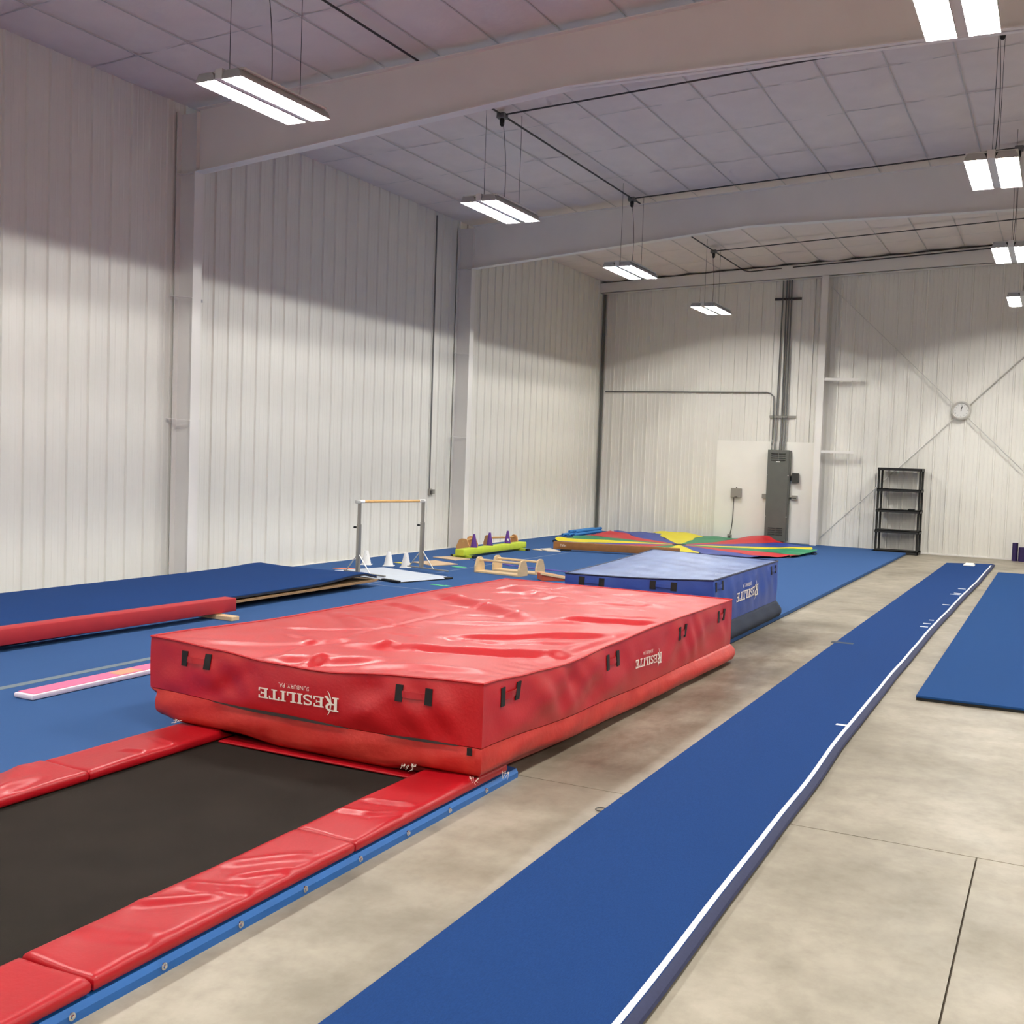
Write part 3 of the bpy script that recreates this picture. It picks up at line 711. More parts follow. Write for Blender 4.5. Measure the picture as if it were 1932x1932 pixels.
def blue_near(u, z):
    zt = b_top(u, BY0); f = (zt - z) / (zt - .235); return Vector((u, BY0 - b_side(u, BY0, 0, -1, max(0, min(1, f))), z))
def blue_right(u, z):
    zt = b_top(BX1, u); f = (zt - z) / (zt - .235); return Vector((BX1 + b_side(BX1, u, 1, 0, max(0, min(1, f))), u, z))
handle_set(bmn, blue_near, (0, -1, 0), [(6.11, .635), (6.88, .655)], 0.285, 0.085, 0.062, 'blue_handle')
handle_set(bmn, blue_right, (1, 0, 0), [(10.47, .68), (12.74, .67)], 0.28, 0.095, 0.05, 'blue_handle')
logo('printed_logo', bmn, lambda u, v: tuple(blue_right(12.16 - u, 0.535 - v - 0.02 * u) + Vector((0.007, 0, 0))), 0.90, 'white_print')

# ---------------------------------------------------------------- trampoline
tr = thing('trampoline', 'low trampoline with black bed, red vinyl pads and blue rails', 'trampoline')
TY0, TY1 = -0.2, 5.62
def bed_z(x, y): return 0.058 - 0.012 * math.sin(PI * (x - 5.95) / 1.55)
b = MB().grid(lambda s, t: (5.92 + 1.62 * s, TY0 + (TY1 - 0.12 - TY0) * t, bed_z(5.92 + 1.62 * s, 0)), 16, 30)
b.grid(lambda s, t: (5.92 + 1.62 * s, TY0 + (TY1 - 0.12 - TY0) * t, 0.03), 1, 1); b.build('bed', 'bed', tr, fixn=False)
for (x0, x1) in ((5.63, 5.72), (7.72, 7.805)):
    b = MB(); xo = x1 if x0 > 7 else x0; xi = x0 if x0 > 7 else x1; s = 1 if x0 > 7 else -1
    pr = [(xi, 0.0), (xo, 0.0), (xo, 0.030), (xo - s * 0.012, 0.052), (xi, 0.058)]
    b.prism(pr, lambda x, z: (x, TY0, z), lambda x, z: (x, TY1, z)); rl = b.build('rail', 'blue_rail', tr)
    yy = 2.43 - 0.4 * 6
    while yy < TY1 - 0.1:
        MB().lathe([(0.014, 0.0), (0.014, 0.004), (0.008, 0.006), (0.007, 0.011), (0.0, 0.012)], (0, 0, 0), 'x', 10).build('bolt', 'bolt', rl, smooth=True).location = (xo - s * 0.001, yy, 0.026)
        rl.children[-1].scale = (s, 1, 1)
        yy += 0.4
MB().box(5.72, 7.72, TY1 - 0.08, TY1, 0.0, 0.055).build('end_rail', 'blue_rail', tr, bevel=0.006)
MB().box(5.72, 7.72, TY0, TY0 + 0.08, 0.0, 0.055).build('end_rail', 'blue_rail', tr, bevel=0.006)
def pad(x0, x1, y0, y1, z0, z1, seed, folds=()):
    nx, ny = 22, 80
    def top(x, y):
        s = min(x - x0, x1 - x) / 0.03; t = min(y - y0, y1 - y) / 0.03
        r_ = (1 - (1 - min(1, s)) ** 2) * (1 - (1 - min(1, t)) ** 2)
        h = 0.010 * (r_ - 1)
        f = sum(fold(x, y, *q) for q in folds)
        f += 0.003 * math.sin(8 * y + seed + 6 * x) + 0.003 * math.sin(15 * x + 3 * y + seed)
        return z1 + h + f * r_
    lev = []
    for (f, o) in ((0.12, 0.006), (0.3, 0.010), (0.7, 0.010), (0.9, 0.004), (1.0, -0.004)):
        def lv(x, y, nx_, ny_, f=f, o=o): zt = top(x, y); return (x + nx_ * o, y + ny_ * o, zt + (z0 - zt) * f)
        lev.append(lv)
    return soft_rings(x0 + .006, x1 - .006, y0 + .013, y1 - .013, nx, ny, top, None, lev).build('pad', 'red_pad', tr, smooth=60)
PZ0, PZ1 = 0.060, 0.116
pad(7.46, 7.795, 2.52, 4.00, PZ0, PZ1, 1.0, [((7.47, 3.0), (7.70, 3.25), .03, .012), ((7.50, 3.25), (7.79, 3.35), .03, .014), ((7.47, 3.5), (7.75, 3.75), .03, .010), ((7.6, 3.40), (7.79, 3.6), .02, .010), ((7.47, 2.75), (7.79, 2.85), .04, .008)])
pad(7.46, 7.795, 4.00, 5.50, PZ0, PZ1, 2.0, [((7.47, 4.3), (7.65, 4.35), .02, .010), ((7.5, 4.5), (7.75, 4.58), .02, .012), ((7.6, 4.3), (7.78, 4.45), .02, .010)])
pad(7.46, 7.795, 1.02, 2.52, PZ0, PZ1 - 0.004, 3.0, [((7.5, 1.6), (7.7, 1.9), .04, .008)])
pad(7.46, 7.795, -0.2, 1.02, PZ0, PZ1, 3.5)
pad(5.66, 6.02, 2.60, 4.12, PZ0, PZ1 + 0.004, 4.0, [((5.68, 4.0), (6.0, 3.55), .06, .020), ((5.98, 3.4), (5.9, 3.9), .03, .012), ((5.7, 3.2), (6.0, 3.05), .05, .010)])
pad(5.66, 6.02, 4.12, 5.50, PZ0, PZ1, 5.0, [((5.85, 4.5), (6.01, 4.55), .02, .008), ((5.8, 4.8), (6.01, 4.75), .02, .008)])
pad(5.66, 6.02, 1.02, 2.60, PZ0, PZ1, 6.0)
b = MB().box(6.04, 7.44, 5.085, 5.45, 0.056, 0.070); b.build('end_pad', 'red_pad', tr, bevel=0.006)

# ---------------------------------------------------------------- runway, side mat
rw = thing('runway', 'long blue carpeted runway mat with a white edge line', 'runway')
EDGE = [(0.0, 9.40), (3.27, 9.375), (5.86, 9.345), (7.9, 9.31), (10, 9.30), (13.2, 9.30), (16, 9.33), (20, 9.385), (22.6, 9.40), (24, 9.40)]
LEFT = [(0.0, 8.52), (2.8, 8.51), (5.4, 8.485), (10, 8.50), (23.2, 8.55), (24, 8.55)]
def redge(y): return lerp_tab(y, EDGE) + 0.003 * math.sin(3.3 * y) * math.sin(1.1 * y)
def ledge(y): return lerp_tab(y, LEFT)
RT = 0.042
def yend(s): return 23.2 + 0.55 * s
def rprof(y):
    l, r_ = ledge(y), redge(y)
    return [(l, 0.002), (l, RT - 0.006), (l + 0.008, RT), (r_ - 0.075, RT + 0.004), (r_ - 0.022, RT + 0.004), (r_ + 0.010, RT - 0.014), (r_ + 0.016, 0.016), (r_ - 0.004, 0.002)]
b = MB(); ys = [i * 23.4 / 160 for i in range(161)]; npf = 8
for i, yy in enumerate(ys):
    for (x_, z_) in rprof(yy):
        s = (x_ - 8.5) / 0.9; b.v.append((x_, yy + (yy / 23.4) * (-0.2 + 0.5 * s), z_))
for i in range(160):
    for k in range(npf): b.f.append((i * npf + k, i * npf + (k + 1) % npf, (i + 1) * npf + (k + 1) % npf, (i + 1) * npf + k))
b.f.append(tuple(range(npf))); b.f.append(tuple(160 * npf + k for k in range(npf)))
o = b.build('runway_mat', 'runway', rw, smooth=30); o.data.materials.append(MT['runway_edge'])
for p in o.data.polygons:
    if p.index < 160 * npf and p.index % npf in (4, 5, 6): p.material_index = 1
def ysk(x_, yy): return yy + (yy / 23.4) * (-0.2 + 0.5 * (x_ - 8.5) / 0.9)
b = MB(); k = 200
pts = [(redge(23.0 * i / k), 23.0 * i / k) for i in range(k + 1)]
b.add([(e - 0.050, ysk(e, yy), RT + 0.0062) for e, yy in pts] + [(e - 0.025, ysk(e, yy), RT + 0.0062) for e, yy in pts], [(i, i + 1, k + 2 + i, k + 1 + i) for i in range(k)])
b.build('edge_line', 'tape', rw)
for (x0, x1, yy, wd) in ((9.19, 9.275, 7.87, .045), (9.14, 9.225, 13.42, .05), (9.14, 9.225, 13.72, .05), (9.17, 9.225, 14.07, .05), (9.16, 9.25, 15.85, .06), (9.13, 9.27, 17.30, .06), (9.17, 9.27, 17.48, .05), (9.17, 9.28, 18.2, .06)):
    MB().box(x0, x1, yy - wd / 2, yy + wd / 2, RT - 0.002, RT + 0.0055).build('tape_mark', 'tape', rw)
MB().box(8.47, 8.69, 11.57, 11.66, RT - 0.003, RT + 0.002).build('dark_tape_mark', 'tape_dark', rw)
b = MB().box(-0.10, 0.10, -0.13, 0.13, 0, 0.022).box(-0.075, 0.075, 0.06, 0.22, 0.002, 0.04)
o = b.build('foam_block', 'white_plastic', bevel=0.006); o.location = (9.0, 22.85, RT + 0.004); tag(o, 'small stepped white foam block at the far end of the runway', 'block')
b = MB().tube([(8.44 + 0.03 * math.cos(t * 0.5), 5.33 + 0.03 * math.sin(t * 0.5), 0.005) for t in range(13)], 0.003, 5).tube([(8.47, 5.33, 0.005), (8.53, 5.345, 0.005)], 0.003, 5)
tag(b.build('wire_loop', 'wire', smooth=True), 'thin dark wire loop poking out from under the runway edge', 'wire')

m2 = thing('carpet_mat', 'blue carpeted foam mat with black edge on the concrete beside the runway', 'mat')
MB().box(9.56, 11.39, 9.30, 21.86, 0.022, 0.042).build('carpet_top', 'mat_blue', m2, bevel=0.004)
MB().box(9.562, 11.388, 9.302, 21.858, 0.001, 0.022).build('foam_base', 'black', m2)

# ---------------------------------------------------------------- raised floor section by the wall
fp = thing('floor_section', 'raised blue carpeted spring floor section along the ribbed wall', 'floor section')
def fsec(x, y):
    return 0.188 + 0.050 * math.exp(-((x - 2.40) / 0.35) ** 2 - ((y - 11.75) / 0.55) ** 2) + 0.012 * math.exp(-((y - 12.1) / 0.3) ** 2) + 0.02 * math.exp(-((x - 0.4) / 0.3) ** 2 - ((y - 12.0) / 0.6) ** 2) - 0.04 * smooth01((x - 2.15) / 0.3) * smooth01((y - 11.9) / 0.35)
FX0, FX1, FY0, FY1 = 0.46, 2.42, 3.9, 12.22
b = MB().grid(lambda s, t: (FX0 + (FX1 - FX0) * s, FY0 + (FY1 - FY0) * t, fsec(FX0 + (FX1 - FX0) * s, FY0 + (FY1 - FY0) * t) + 0.012), 40, 120)
fn_top = b.v[:]
b2 = MB(); b2.v = fn_top + [(x_, y_, z_ - 0.010) for (x_, y_, z_) in fn_top]; NV = len(fn_top)
b2.f = list(b.f) + [tuple(i + NV for i in f)[::-1] for f in b.f]
def border(nu, nv): return [i for i in range(nu)] + [j * (nu + 1) + nu for j in range(nv)] + [nv * (nu + 1) + i for i in range(nu, 0, -1)] + [j * (nu + 1) for j in range(nv, 0, -1)]
bd = border(40, 120)
b2.f += [(bd[i], bd[(i + 1) % len(bd)], bd[(i + 1) % len(bd)] + NV, bd[i] + NV) for i in range(len(bd))]
b2.build('carpet_layer', 'runway', fp, smooth=40)
b3 = MB(); b3.v = [(x_, y_, z_ - 0.0105) for (x_, y_, z_) in fn_top] + [(x_, y_, z_ - 0.034) for (x_, y_, z_) in fn_top]
b3.f = list(b2.f); b3.build('foam_layer', 'foam_dark', fp, smooth=40)
MB().box(FX0 + 0.02, FX1 + 0.01, FY0, 12.25, 0.136, 0.147).build('plywood_sheet', 'ply', fp)
MB().box(FX0 + 0.02, FX1 + 0.02, FY0 + 0.1, 12.20, 0.123, 0.134).build('plywood_sheet', 'ply', fp)
for i in range(6):
    for xx in (0.7, 1.5, 2.2):
        MB().box(xx - 0.06, xx + 0.06, 4.3 + i * 1.5 - 0.06, 4.3 + i * 1.5 + 0.06, ZCARPET + 0.002, 0.122).build('support_block', 'foam_dark', fp)

# ---------------------------------------------------------------- red low beam
rb = thing('balance_beam', 'long low balance beam covered in red suede', 'balance beam', (2.68, 9.05, ZCARPET + 0.002), math.radians(-2.7))
MB().box(-0.085, 0.085, -4.9, 0.0, 0.055, 0.196).build('beam_body', 'red_beam', rb, bevel=0.012, smooth=30)
for yy in (-0.24, -4.6):
    MB().box(-0.30, 0.30, yy - 0.055, yy + 0.055, 0.0, 0.045).build('foot', 'wood', rb, bevel=0.005)
    MB().box(-0.06, 0.06, yy - 0.05, yy + 0.05, 0.045, 0.056).build('foot_block', 'wood', rb)
# pink floor beam
pb = thing('floor_beam', 'thin pink topped floor beam with white sides on the blue carpet', 'balance beam', (4.17, 5.22, ZCARPET + 0.002), math.radians(0.8))
poly = [(-0.09, 0.0), (0.10, 0.0), (0.10, 2.4), (-0.09, 2.4)]
MB().box(-0.095, 0.095, 0, 2.44, 0, 0.036).build('beam_side', 'pink_side', pb, bevel=0.012, smooth=30)
MB().box(-0.082, 0.074, 0.03, 2.41, 0.034, 0.041).build('beam_top', 'pink', pb, bevel=0.003)
MB().box(-0.06, 0.07, 0.82, 1.05, 0.040, 0.0425).build('worn_patch', 'tan_patch', pb)

# ---------------------------------------------------------------- kip bar with mat
P1, P2v = Vector((1.55, 13.04, 0)), Vector((1.87, 14.26, 0)); along = (P2v - P1).normalized(); perp = Vector((along.y, -along.x, 0))
bm_ = thing('folding_mat', 'pale grey vinyl mat with black edge under the kip bar', 'mat', (1.86, 13.42, ZCARPET + 0.002), math.radians(-17))
b = MB().grid(lambda s, t: (-0.76 + 1.52 * s, -0.50 + 1.0 * t, 0.034 + 0.008 * math.sin(5 * s + 3 * t) * math.sin(PI * s) * math.sin(PI * t) - 0.022 * (1 - smooth01(min(s, 1 - s) / 0.03) * smooth01(min(t, 1 - t) / 0.04))), 30, 24)
nv = len(b.v); b.v += [(x_, y_, 0.012) for (x_, y_, z_) in b.v]; bd = border(30, 24); b.f += [(bd[i], bd[(i + 1) % len(bd)], bd[(i + 1) % len(bd)] + nv, bd[i] + nv) for i in range(len(bd))]
b.build('mat_top', 'barmat', bm_, smooth=50)
MB().box(-0.765, 0.765, -0.51, 0.505, 0.0, 0.013).build('mat_base', 'black', bm_)
MB().box(0.42, 0.775, -0.525, -0.46, 0.004, 0.034).build('edge_flap', 'black', bm_, bevel=0.008)
MB().box(0.70, 0.785, 0.38, 0.515, 0.003, 0.030).build('edge_flap', 'black', bm_, bevel=0.008)
kb = thing('kip_bar', 'small gymnastics kip bar with steel posts and wooden rail', 'kip bar')
Z0 = ZCARPET + 0.050
for P in (P1, P2v):
    MB().bar(P + Vector((0, 0, Z0)), P + Vector((0, 0, 0.80)), 0.058, 0.05, tuple(along)).build('post', 'metal', kb, bevel=0.006)
    MB().bar(P + Vector((0, 0, 0.78)), P + Vector((0, 0, 1.13)), 0.044, 0.038, tuple(along)).build('upper_post', 'metal', kb, bevel=0.005)
    kp = P - Vector((along.x, along.y, 0)) * 0.0 - Vector((0.707, 0.4, 0)) * 0.0
    kn = MB().tube([P + Vector((0, 0, 0.75)) - perp * 0.02, P + Vector((0, 0, 0.75)) - perp * 0.07], 0.008, 8).lathe([(0.0, 0), (0.024, 0.004), (0.026, 0.02), (0.018, 0.03), (0, 0.032)], tuple(P + Vector((0, 0, 0.735)) - perp * 0.085), 'z', 10)
    kn.build('locking_knob', 'black', kb, smooth=40)
    MB().bar(P + Vector((0, 0, Z0 + 0.006)) - perp * 0.30, P + Vector((0, 0, Z0 + 0.006)) + perp * 0.58, 0.035, 0.020).build('floor_tube', 'metal', kb, bevel=0.004)
    for s in (-1, 1):
        MB().tube([P + Vector((0, 0, 0.36)) + perp * 0.02 * s, P + Vector((0, 0, Z0 + 0.012)) + perp * 0.26 * s], 0.008, 8).build('brace', 'metal_light', kb, smooth=True)
    MB().bar(P + Vector((0, 0, 1.10)) - along * 0.035, P + Vector((0, 0, 1.145)) + along * 0.0 - along * 0.035, 0.06, 0.07, tuple(along)).build('rail_clamp', 'metal_light', kb, bevel=0.008)
MB().tube([P1 + Vector((0, 0, 1.125)), P2v + Vector((0, 0, 1.125))], 0.020, 12).build('rail', 'rail_wood', kb, smooth=True)
for P, s in ((P1, 1), (P2v, -1)):
    MB().tube([P + Vector((0, 0, 1.125)) - along * 0.03 * s, P + Vector((0, 0, 1.125)) + along * 0.085 * s], 0.024, 12).build('end_cap', 'white_plastic', kb, smooth=40)

# ---------------------------------------------------------------- cones
def cone(name, label, mtl, loc, rb_, rt, h, grp, dots=0, rz=0.4):
    c = thing(name, label, 'cone', loc, rz, grp)
    MB().box(-rb_ * 1.12, rb_ * 1.12, -rb_ * 1.12, rb_ * 1.12, 0, 0.010).build('base', mtl, c, bevel=0.003)
    MB().lathe([(rb_, 0.008), (rb_ * 0.97, 0.016), (rt * 1.05, h - 0.004), (rt, h), (rt * 0.7, h), (rt * 0.65, h - 0.03)], (0, 0, 0), 'z', 20).build('body', mtl, c, smooth=40)
    if dots:
        fz = h * 0.70; fr = rb_ + (rt - rb_) * (fz / h); a = -1.05 - rz
        MB().lathe([(0.008, 0), (0.008, 0.003), (0, 0.0035)], (0, 0, 0), 'x', 8).build('hole', 'box_grey', c).location = (math.cos(a) * fr, math.sin(a) * fr, fz)
    return c
GW = 'white cones behind the kip bar mat'
cone('training_cone', 'white plastic cone standing clear of the mat, beside the kip bar post', 'white_plastic', (0.73, 14.46, ZCARPET + 0.001), 0.078, 0.030, 0.225, GW, 1)
cone('training_cone', 'white plastic cone in the middle behind the grey mat, no hole showing', 'white_plastic', (1.085, 14.56, ZCARPET + 0.001), 0.078, 0.030, 0.225, GW, 0)
cone('training_cone', 'white plastic cone next to the far kip bar brace and yellow marker', 'white_plastic', (1.40, 14.57, ZCARPET + 0.001), 0.078, 0.030, 0.225, GW, 1)
# ---------------------------------------------------------------- lime beam and purple cones
lb = thing('balance_beam', 'short lime green low beam on small feet', 'balance beam', (1.24, 16.55, ZCARPET + 0.001), 0)
MB().box(-0.088, 0.088, 0, 2.5, 0.04, 0.155).build('beam_body', 'lime', lb, bevel=0.018, smooth=30)
for yy in (0.16, 2.30):
    f_ = MB().box(-0.19, 0.19, yy - 0.05, yy + 0.05, 0.0, 0.040).build('foot', 'lime', lb, bevel=0.004)
    for s in (-1, 1): MB().box(min(s * 0.185, s * 0.235), max(s * 0.185, s * 0.235), yy - 0.053, yy + 0.053, 0.0, 0.043).build('end_cap', 'black', f_, bevel=0.003)
ZL = ZCARPET + 0.157
GP = 'purple cones on the lime beam'
cone('training_cone', 'purple plastic cone at the near end of the lime beam', 'purple', (1.225, 17.10, ZL), 0.060, 0.020, 0.235, GP, 0)
cone('training_cone', 'purple plastic cone in the middle of the lime beam', 'purple', (1.225, 17.70, ZL), 0.060, 0.020, 0.235, GP, 0)
c3 = cone('training_cone', 'purple plastic cone with a white mark at the far end of the lime beam', 'purple', (1.225, 18.42, ZL), 0.060, 0.020, 0.235, GP, 0)
MB().box(-0.016, 0.016, -0.002, 0.002, 0, 0.045).build('white_mark', 'white_plastic', c3).location = (0.040 * math.cos(-1.3), 0.046 * math.sin(-1.3) - 0.004, 0.045)

# ---------------------------------------------------------------- parallettes
def parallette(label, a, b_, hgt, wtop, wbot, mtl, grp, base=True):
    a = Vector((*a, ZCARPET + 0.001)); b_ = Vector((*b_, ZCARPET + 0.001)); d = (b_ - a); L_ = d.length
    t = thing('parallette', label, 'parallette', tuple(a), math.atan2(d.y, d.x), grp)
    for x0 in (0.0, L_ - 0.03):
        poly = [(-wbot / 2, 0), (wbot / 2, 0), (wbot / 2, hgt * 0.42), (wtop / 2 + .02, hgt * 0.92), (wtop / 2 - .02, hgt), (-wtop / 2 + .02, hgt), (-wtop / 2 - .02, hgt * 0.92), (-wbot / 2, hgt * 0.42)]
        MB().prism(poly, lambda y, z: (x0, y, z), lambda y, z: (x0 + 0.03, y, z)).build('end_plate', mtl, t, bevel=0.003)
    MB().tube([(-0.0, 0, hgt * 0.80), (L_, 0, hgt * 0.80)], 0.018, 12).build('grip_bar', 'rail_wood' if mtl == 'ply_warm' else 'wood', t, smooth=40)
    if base: MB().box(0.03, L_ - 0.03, -wbot / 2, wbot / 2, 0.0, 0.025).build('base_board', mtl, t, bevel=0.003)
GPA = 'wooden parallettes'
parallette('pale birch parallette with base board in front, next to the red mat', (2.54, 14.86), (3.36, 14.76), 0.235, 0.10, 0.24, 'wood', GPA)
parallette('pale birch parallette standing right behind another pale one', (2.62, 15.30), (3.44, 15.20), 0.235, 0.10, 0.24, 'wood', GPA, True)
parallette('tan plywood parallette by the white column, behind the first purple cone', (0.75, 17.55), (0.55, 18.25), 0.255, 0.11, 0.26, 'ply_warm', GPA)
parallette('tan plywood parallette by the white column, behind the middle purple cone', (0.62, 18.75), (0.92, 19.35), 0.255, 0.11, 0.26, 'ply_warm', GPA)

# ---------------------------------------------------------------- boards and rubber markers
def quad_board(pts, th, mtl, label):
    b = MB().prism(pts, lambda x, y: (x, y, ZCARPET + 0.001), lambda x, y: (x, y, ZCARPET + 0.001 + th))
    return tag(b.build('floor_board', mtl, bevel=0.002), label, 'board', 'thin boards on the blue carpet')
quad_board([(1.06, 15.30), (1.60, 15.06), (1.78, 15.56), (1.20, 15.82)], 0.012, 'board_tan', 'thin tan square board beside the grey mat')
quad_board([(0.86, 16.30), (1.40, 16.12), (1.50, 16.48), (1.02, 16.66)], 0.012, 'board_tan', 'thin tan square board in front of the lime beam')
quad_board([(1.50, 19.30), (1.78, 19.02), (2.02, 19.12), (1.58, 19.60)], 0.020, 'board_pale', 'pale plank by the end of the brown beam')
quad_board([(1.40, 19.16), (1.70, 18.98), (1.49, 19.30), (1.42, 19.30)], 0.014, 'board_pale', 'pale board scrap at the foot of the lime beam')
def marker(kind, mtl, label, loc, rz, s, zz=ZCARPET + 0.001):
    if kind == 'foot': poly = [(0.45 * math.cos(a) * (1.0 if math.cos(a) > 0 else 1.0), (0.16 + 0.06 * math.cos(a) - 0.05 * math.cos(2 * a)) * math.sin(a)) for a in [2 * PI * k / 20 for k in range(20)]]
    else: poly = [(-0.5, -0.06), (0.05, -0.10), (0.0, -0.22), (0.5, 0.0), (0.12, 0.20), (0.10, 0.08), (-0.45, 0.10)]
    b = MB().prism([(x_ * s, y_ * s) for x_, y_ in poly], lambda x, y: (x, y, 0), lambda x, y: (x, y, 0.006)); o = b.build('floor_marker', mtl)
    o.location = (*loc, zz); o.rotation_euler = (0, 0, rz); return tag(o, label, 'floor marker', 'rubber floor markers')
marker('foot', 'orange', 'orange rubber floor marker beside the grey mat corner', (0.84, 13.72), 0.5, 0.40)
marker('foot', 'yellow_rub', 'yellow rubber floor marker between the white cones', (1.00, 15.10), 0.2, 0.34)
marker('foot', 'green_rub', 'green rubber floor marker behind the kip bar', (1.98, 15.22), -0.15, 0.36)
marker('arrow', 'green_rub', 'green arrow shaped rubber marker on open carpet by the red mat', (3.02, 12.90), 0.0, 0.34)
tag(MB().tube([(1.62, 16.38, ZCARPET + 0.011), (2.0, 16.25, ZCARPET + 0.011), (2.6, 15.98, ZCARPET + 0.011), (3.16, 15.86, ZCARPET + 0.011), (3.6, 15.80, ZCARPET + 0.011), (4.3, 15.66, ZCARPET + 0.011), (4.9, 15.4, ZCARPET + 0.011)], 0.008, 6).build('jump_rope', 'purple_rope', smooth=True), 'thin purple rope lying on the carpet behind the parallettes', 'rope')
# wedge with wooden rail peeking out behind the crash mats
wg = thing('balance_ramp', 'orange ramp with a pale wooden edge rail between the crash mats', 'ramp', (3.83, 14.42, ZCARPET + 0.003), math.radians(42))
MB().prism([(0, 0), (0.50, 0), (0.0, 0.10)], lambda x, z: (x, 0, z), lambda x, z: (x, 0.25, z)).build('ramp_body', 'orange_vinyl', wg, bevel=0.004)
MB().bar((-0.03, -0.014, 0.108), (0.50, -0.014, 0.016), 0.024, 0.03).build('edge_rail', 'wood', wg, bevel=0.003)
MB().bar((-0.03, 0.264, 0.108), (0.50, 0.264, 0.016), 0.024, 0.03).build('edge_rail', 'wood', wg, bevel=0.003)

# ---------------------------------------------------------------- brown beam with lettering
bb = thing('balance_beam', 'brown suede balance beam on black feet in front of the parachute', 'balance beam', (1.74, 19.42, ZCARPET + 0.001), math.atan2(0.31, 1.59))
MB().box(0, 2.44, -0.06, 0.06, 0.030, 0.172).build('beam_body', 'beam_brown', bb, bevel=0.008, smooth=30)
for xx in (0.24, 2.2): MB().box(xx - 0.09, xx + 0.09, -0.10, 0.10, 0.0, 0.032).build('foot', 'black', bb, bevel=0.004)
cu = bpy.data.curves.new('t', 'FONT'); cu.body = 'Tiffin'; cu.size = 0.062; cu.resolution_u = 2; cu.extrude = 0.0008
tmp = bpy.data.objects.new('tmp', cu); COL.objects.link(tmp); me = bpy.data.meshes.new_from_object(tmp.evaluated_get(bpy.context.evaluated_depsgraph_get())); bpy.data.objects.remove(tmp)
for v in me.vertices: v.co = (0.13 + v.co.x, -0.0615 - v.co.z, 0.085 + v.co.y)
me.materials.append(MT['white_print']); link('printed_lettering', me, bb)

# ---------------------------------------------------------------- parachute
pc = thing('parachute', 'striped play parachute in yellow, green, red and blue spread on the carpet', 'parachute', (3.2, 22.75, 0))
RAD = [(-180, 2.45), (-150, 2.70), (-120, 2.72), (-90, 2.75), (-60, 2.8), (-35, 2.85), (0, 2.85), (30, 2.85), (60, 2.85), (90, 2.80), (115, 2.85), (140, 2.9), (160, 2.55), (180, 2.45)]
def prad(a): 
    d = math.degrees(a); d = (d + 180) % 360 - 180
    return lerp_tab(d, RAD) * (1 + 0.012 * math.sin(13 * a) + 0.010 * math.sin(29 * a))
def ph(r, a):
    q = r / 2.8
    h = 0.018 + 0.020 * (0.5 + 0.5 * math.sin(8 * a + 3 * q)) * q + 0.022 * (0.5 + 0.5 * math.sin(23 * a + 6 * q + 2 * math.sin(3 * a))) * q * q
    h += 0.085 * math.exp(-((a - math.radians(108)) / 0.20) ** 2) * smooth01((q - .5) / .5)
    h += 0.13 * math.exp(-((a - math.radians(64)) / 0.14) ** 2) * smooth01((q - .5) / .4)
    h += 0.06 * math.exp(-((a - math.radians(140)) / 0.22) ** 2) * smooth01((q - .5) / .4) + 0.05 * math.exp(-((a - math.radians(5)) / 0.12) ** 2) * smooth01((q - .6) / .3)
    h += 0.07 * math.exp(-(((a + 2 * PI) % (2 * PI)) - math.radians(197)) ** 2 / 0.02) * smooth01((q - .7) / .3)
    return ZCARPET + h
A0 = math.radians(108 + 11.25)
cols = ['para_yellow', 'para_green', 'para_red', 'para_blue']
for i in range(16):
    a1 = A0 - i * 2 * PI / 16; a2 = a1 - 2 * PI / 16
    def fn(s, t):
        a = a1 + (a2 - a1) * s; 
        a = math.atan2(math.sin(a), math.cos(a)); r = 0.14 + (prad(a) - 0.14) * t
        aw = a + 0.05 * math.sin(7 * r + i) * t * 0.6
        aw += 0.20 * math.exp(-((((a + 2 * PI) % (2 * PI)) - math.radians(203)) / 0.42) ** 2) * t
        return (r * math.cos(aw), r * math.sin(aw), ph(r, a))
    g = MB().grid(fn, 10, 36); n0 = len(g.v); g.v += [(x_, y_, z_ - 0.003) for (x_, y_, z_) in g.v]; g.f += [tuple(k + n0 for k in f)[::-1] for f in g.f[:]]
    g.build('fabric_panel', cols[i % 4], pc, smooth=60, fixn=False)
MB().lathe([(0.15, -0.004), (0.15, 0.006), (0.11, 0.012), (0, 0.012)], (0, 0, ph(0.14, 0)), 'z', 20).build('centre_mesh', 'black', pc)
for a in (math.radians(0), math.radians(-25), math.radians(-148), math.radians(160)):
    r = prad(a) + 0.02
    MB().tube([(r * math.cos(a) + 0.05 * math.cos(t * PI / 6) * math.cos(a) - 0.03 * math.sin(t * PI / 6) * math.sin(a), r * math.sin(a) + 0.05 * math.cos(t * PI / 6) * math.sin(a) + 0.03 * math.sin(t * PI / 6) * math.cos(a), ZCARPET + 0.025 + 0.02 * math.sin(t * PI / 6)) for t in range(13)], 0.010, 6).build('hand_loop', 'black', pc, smooth=True)

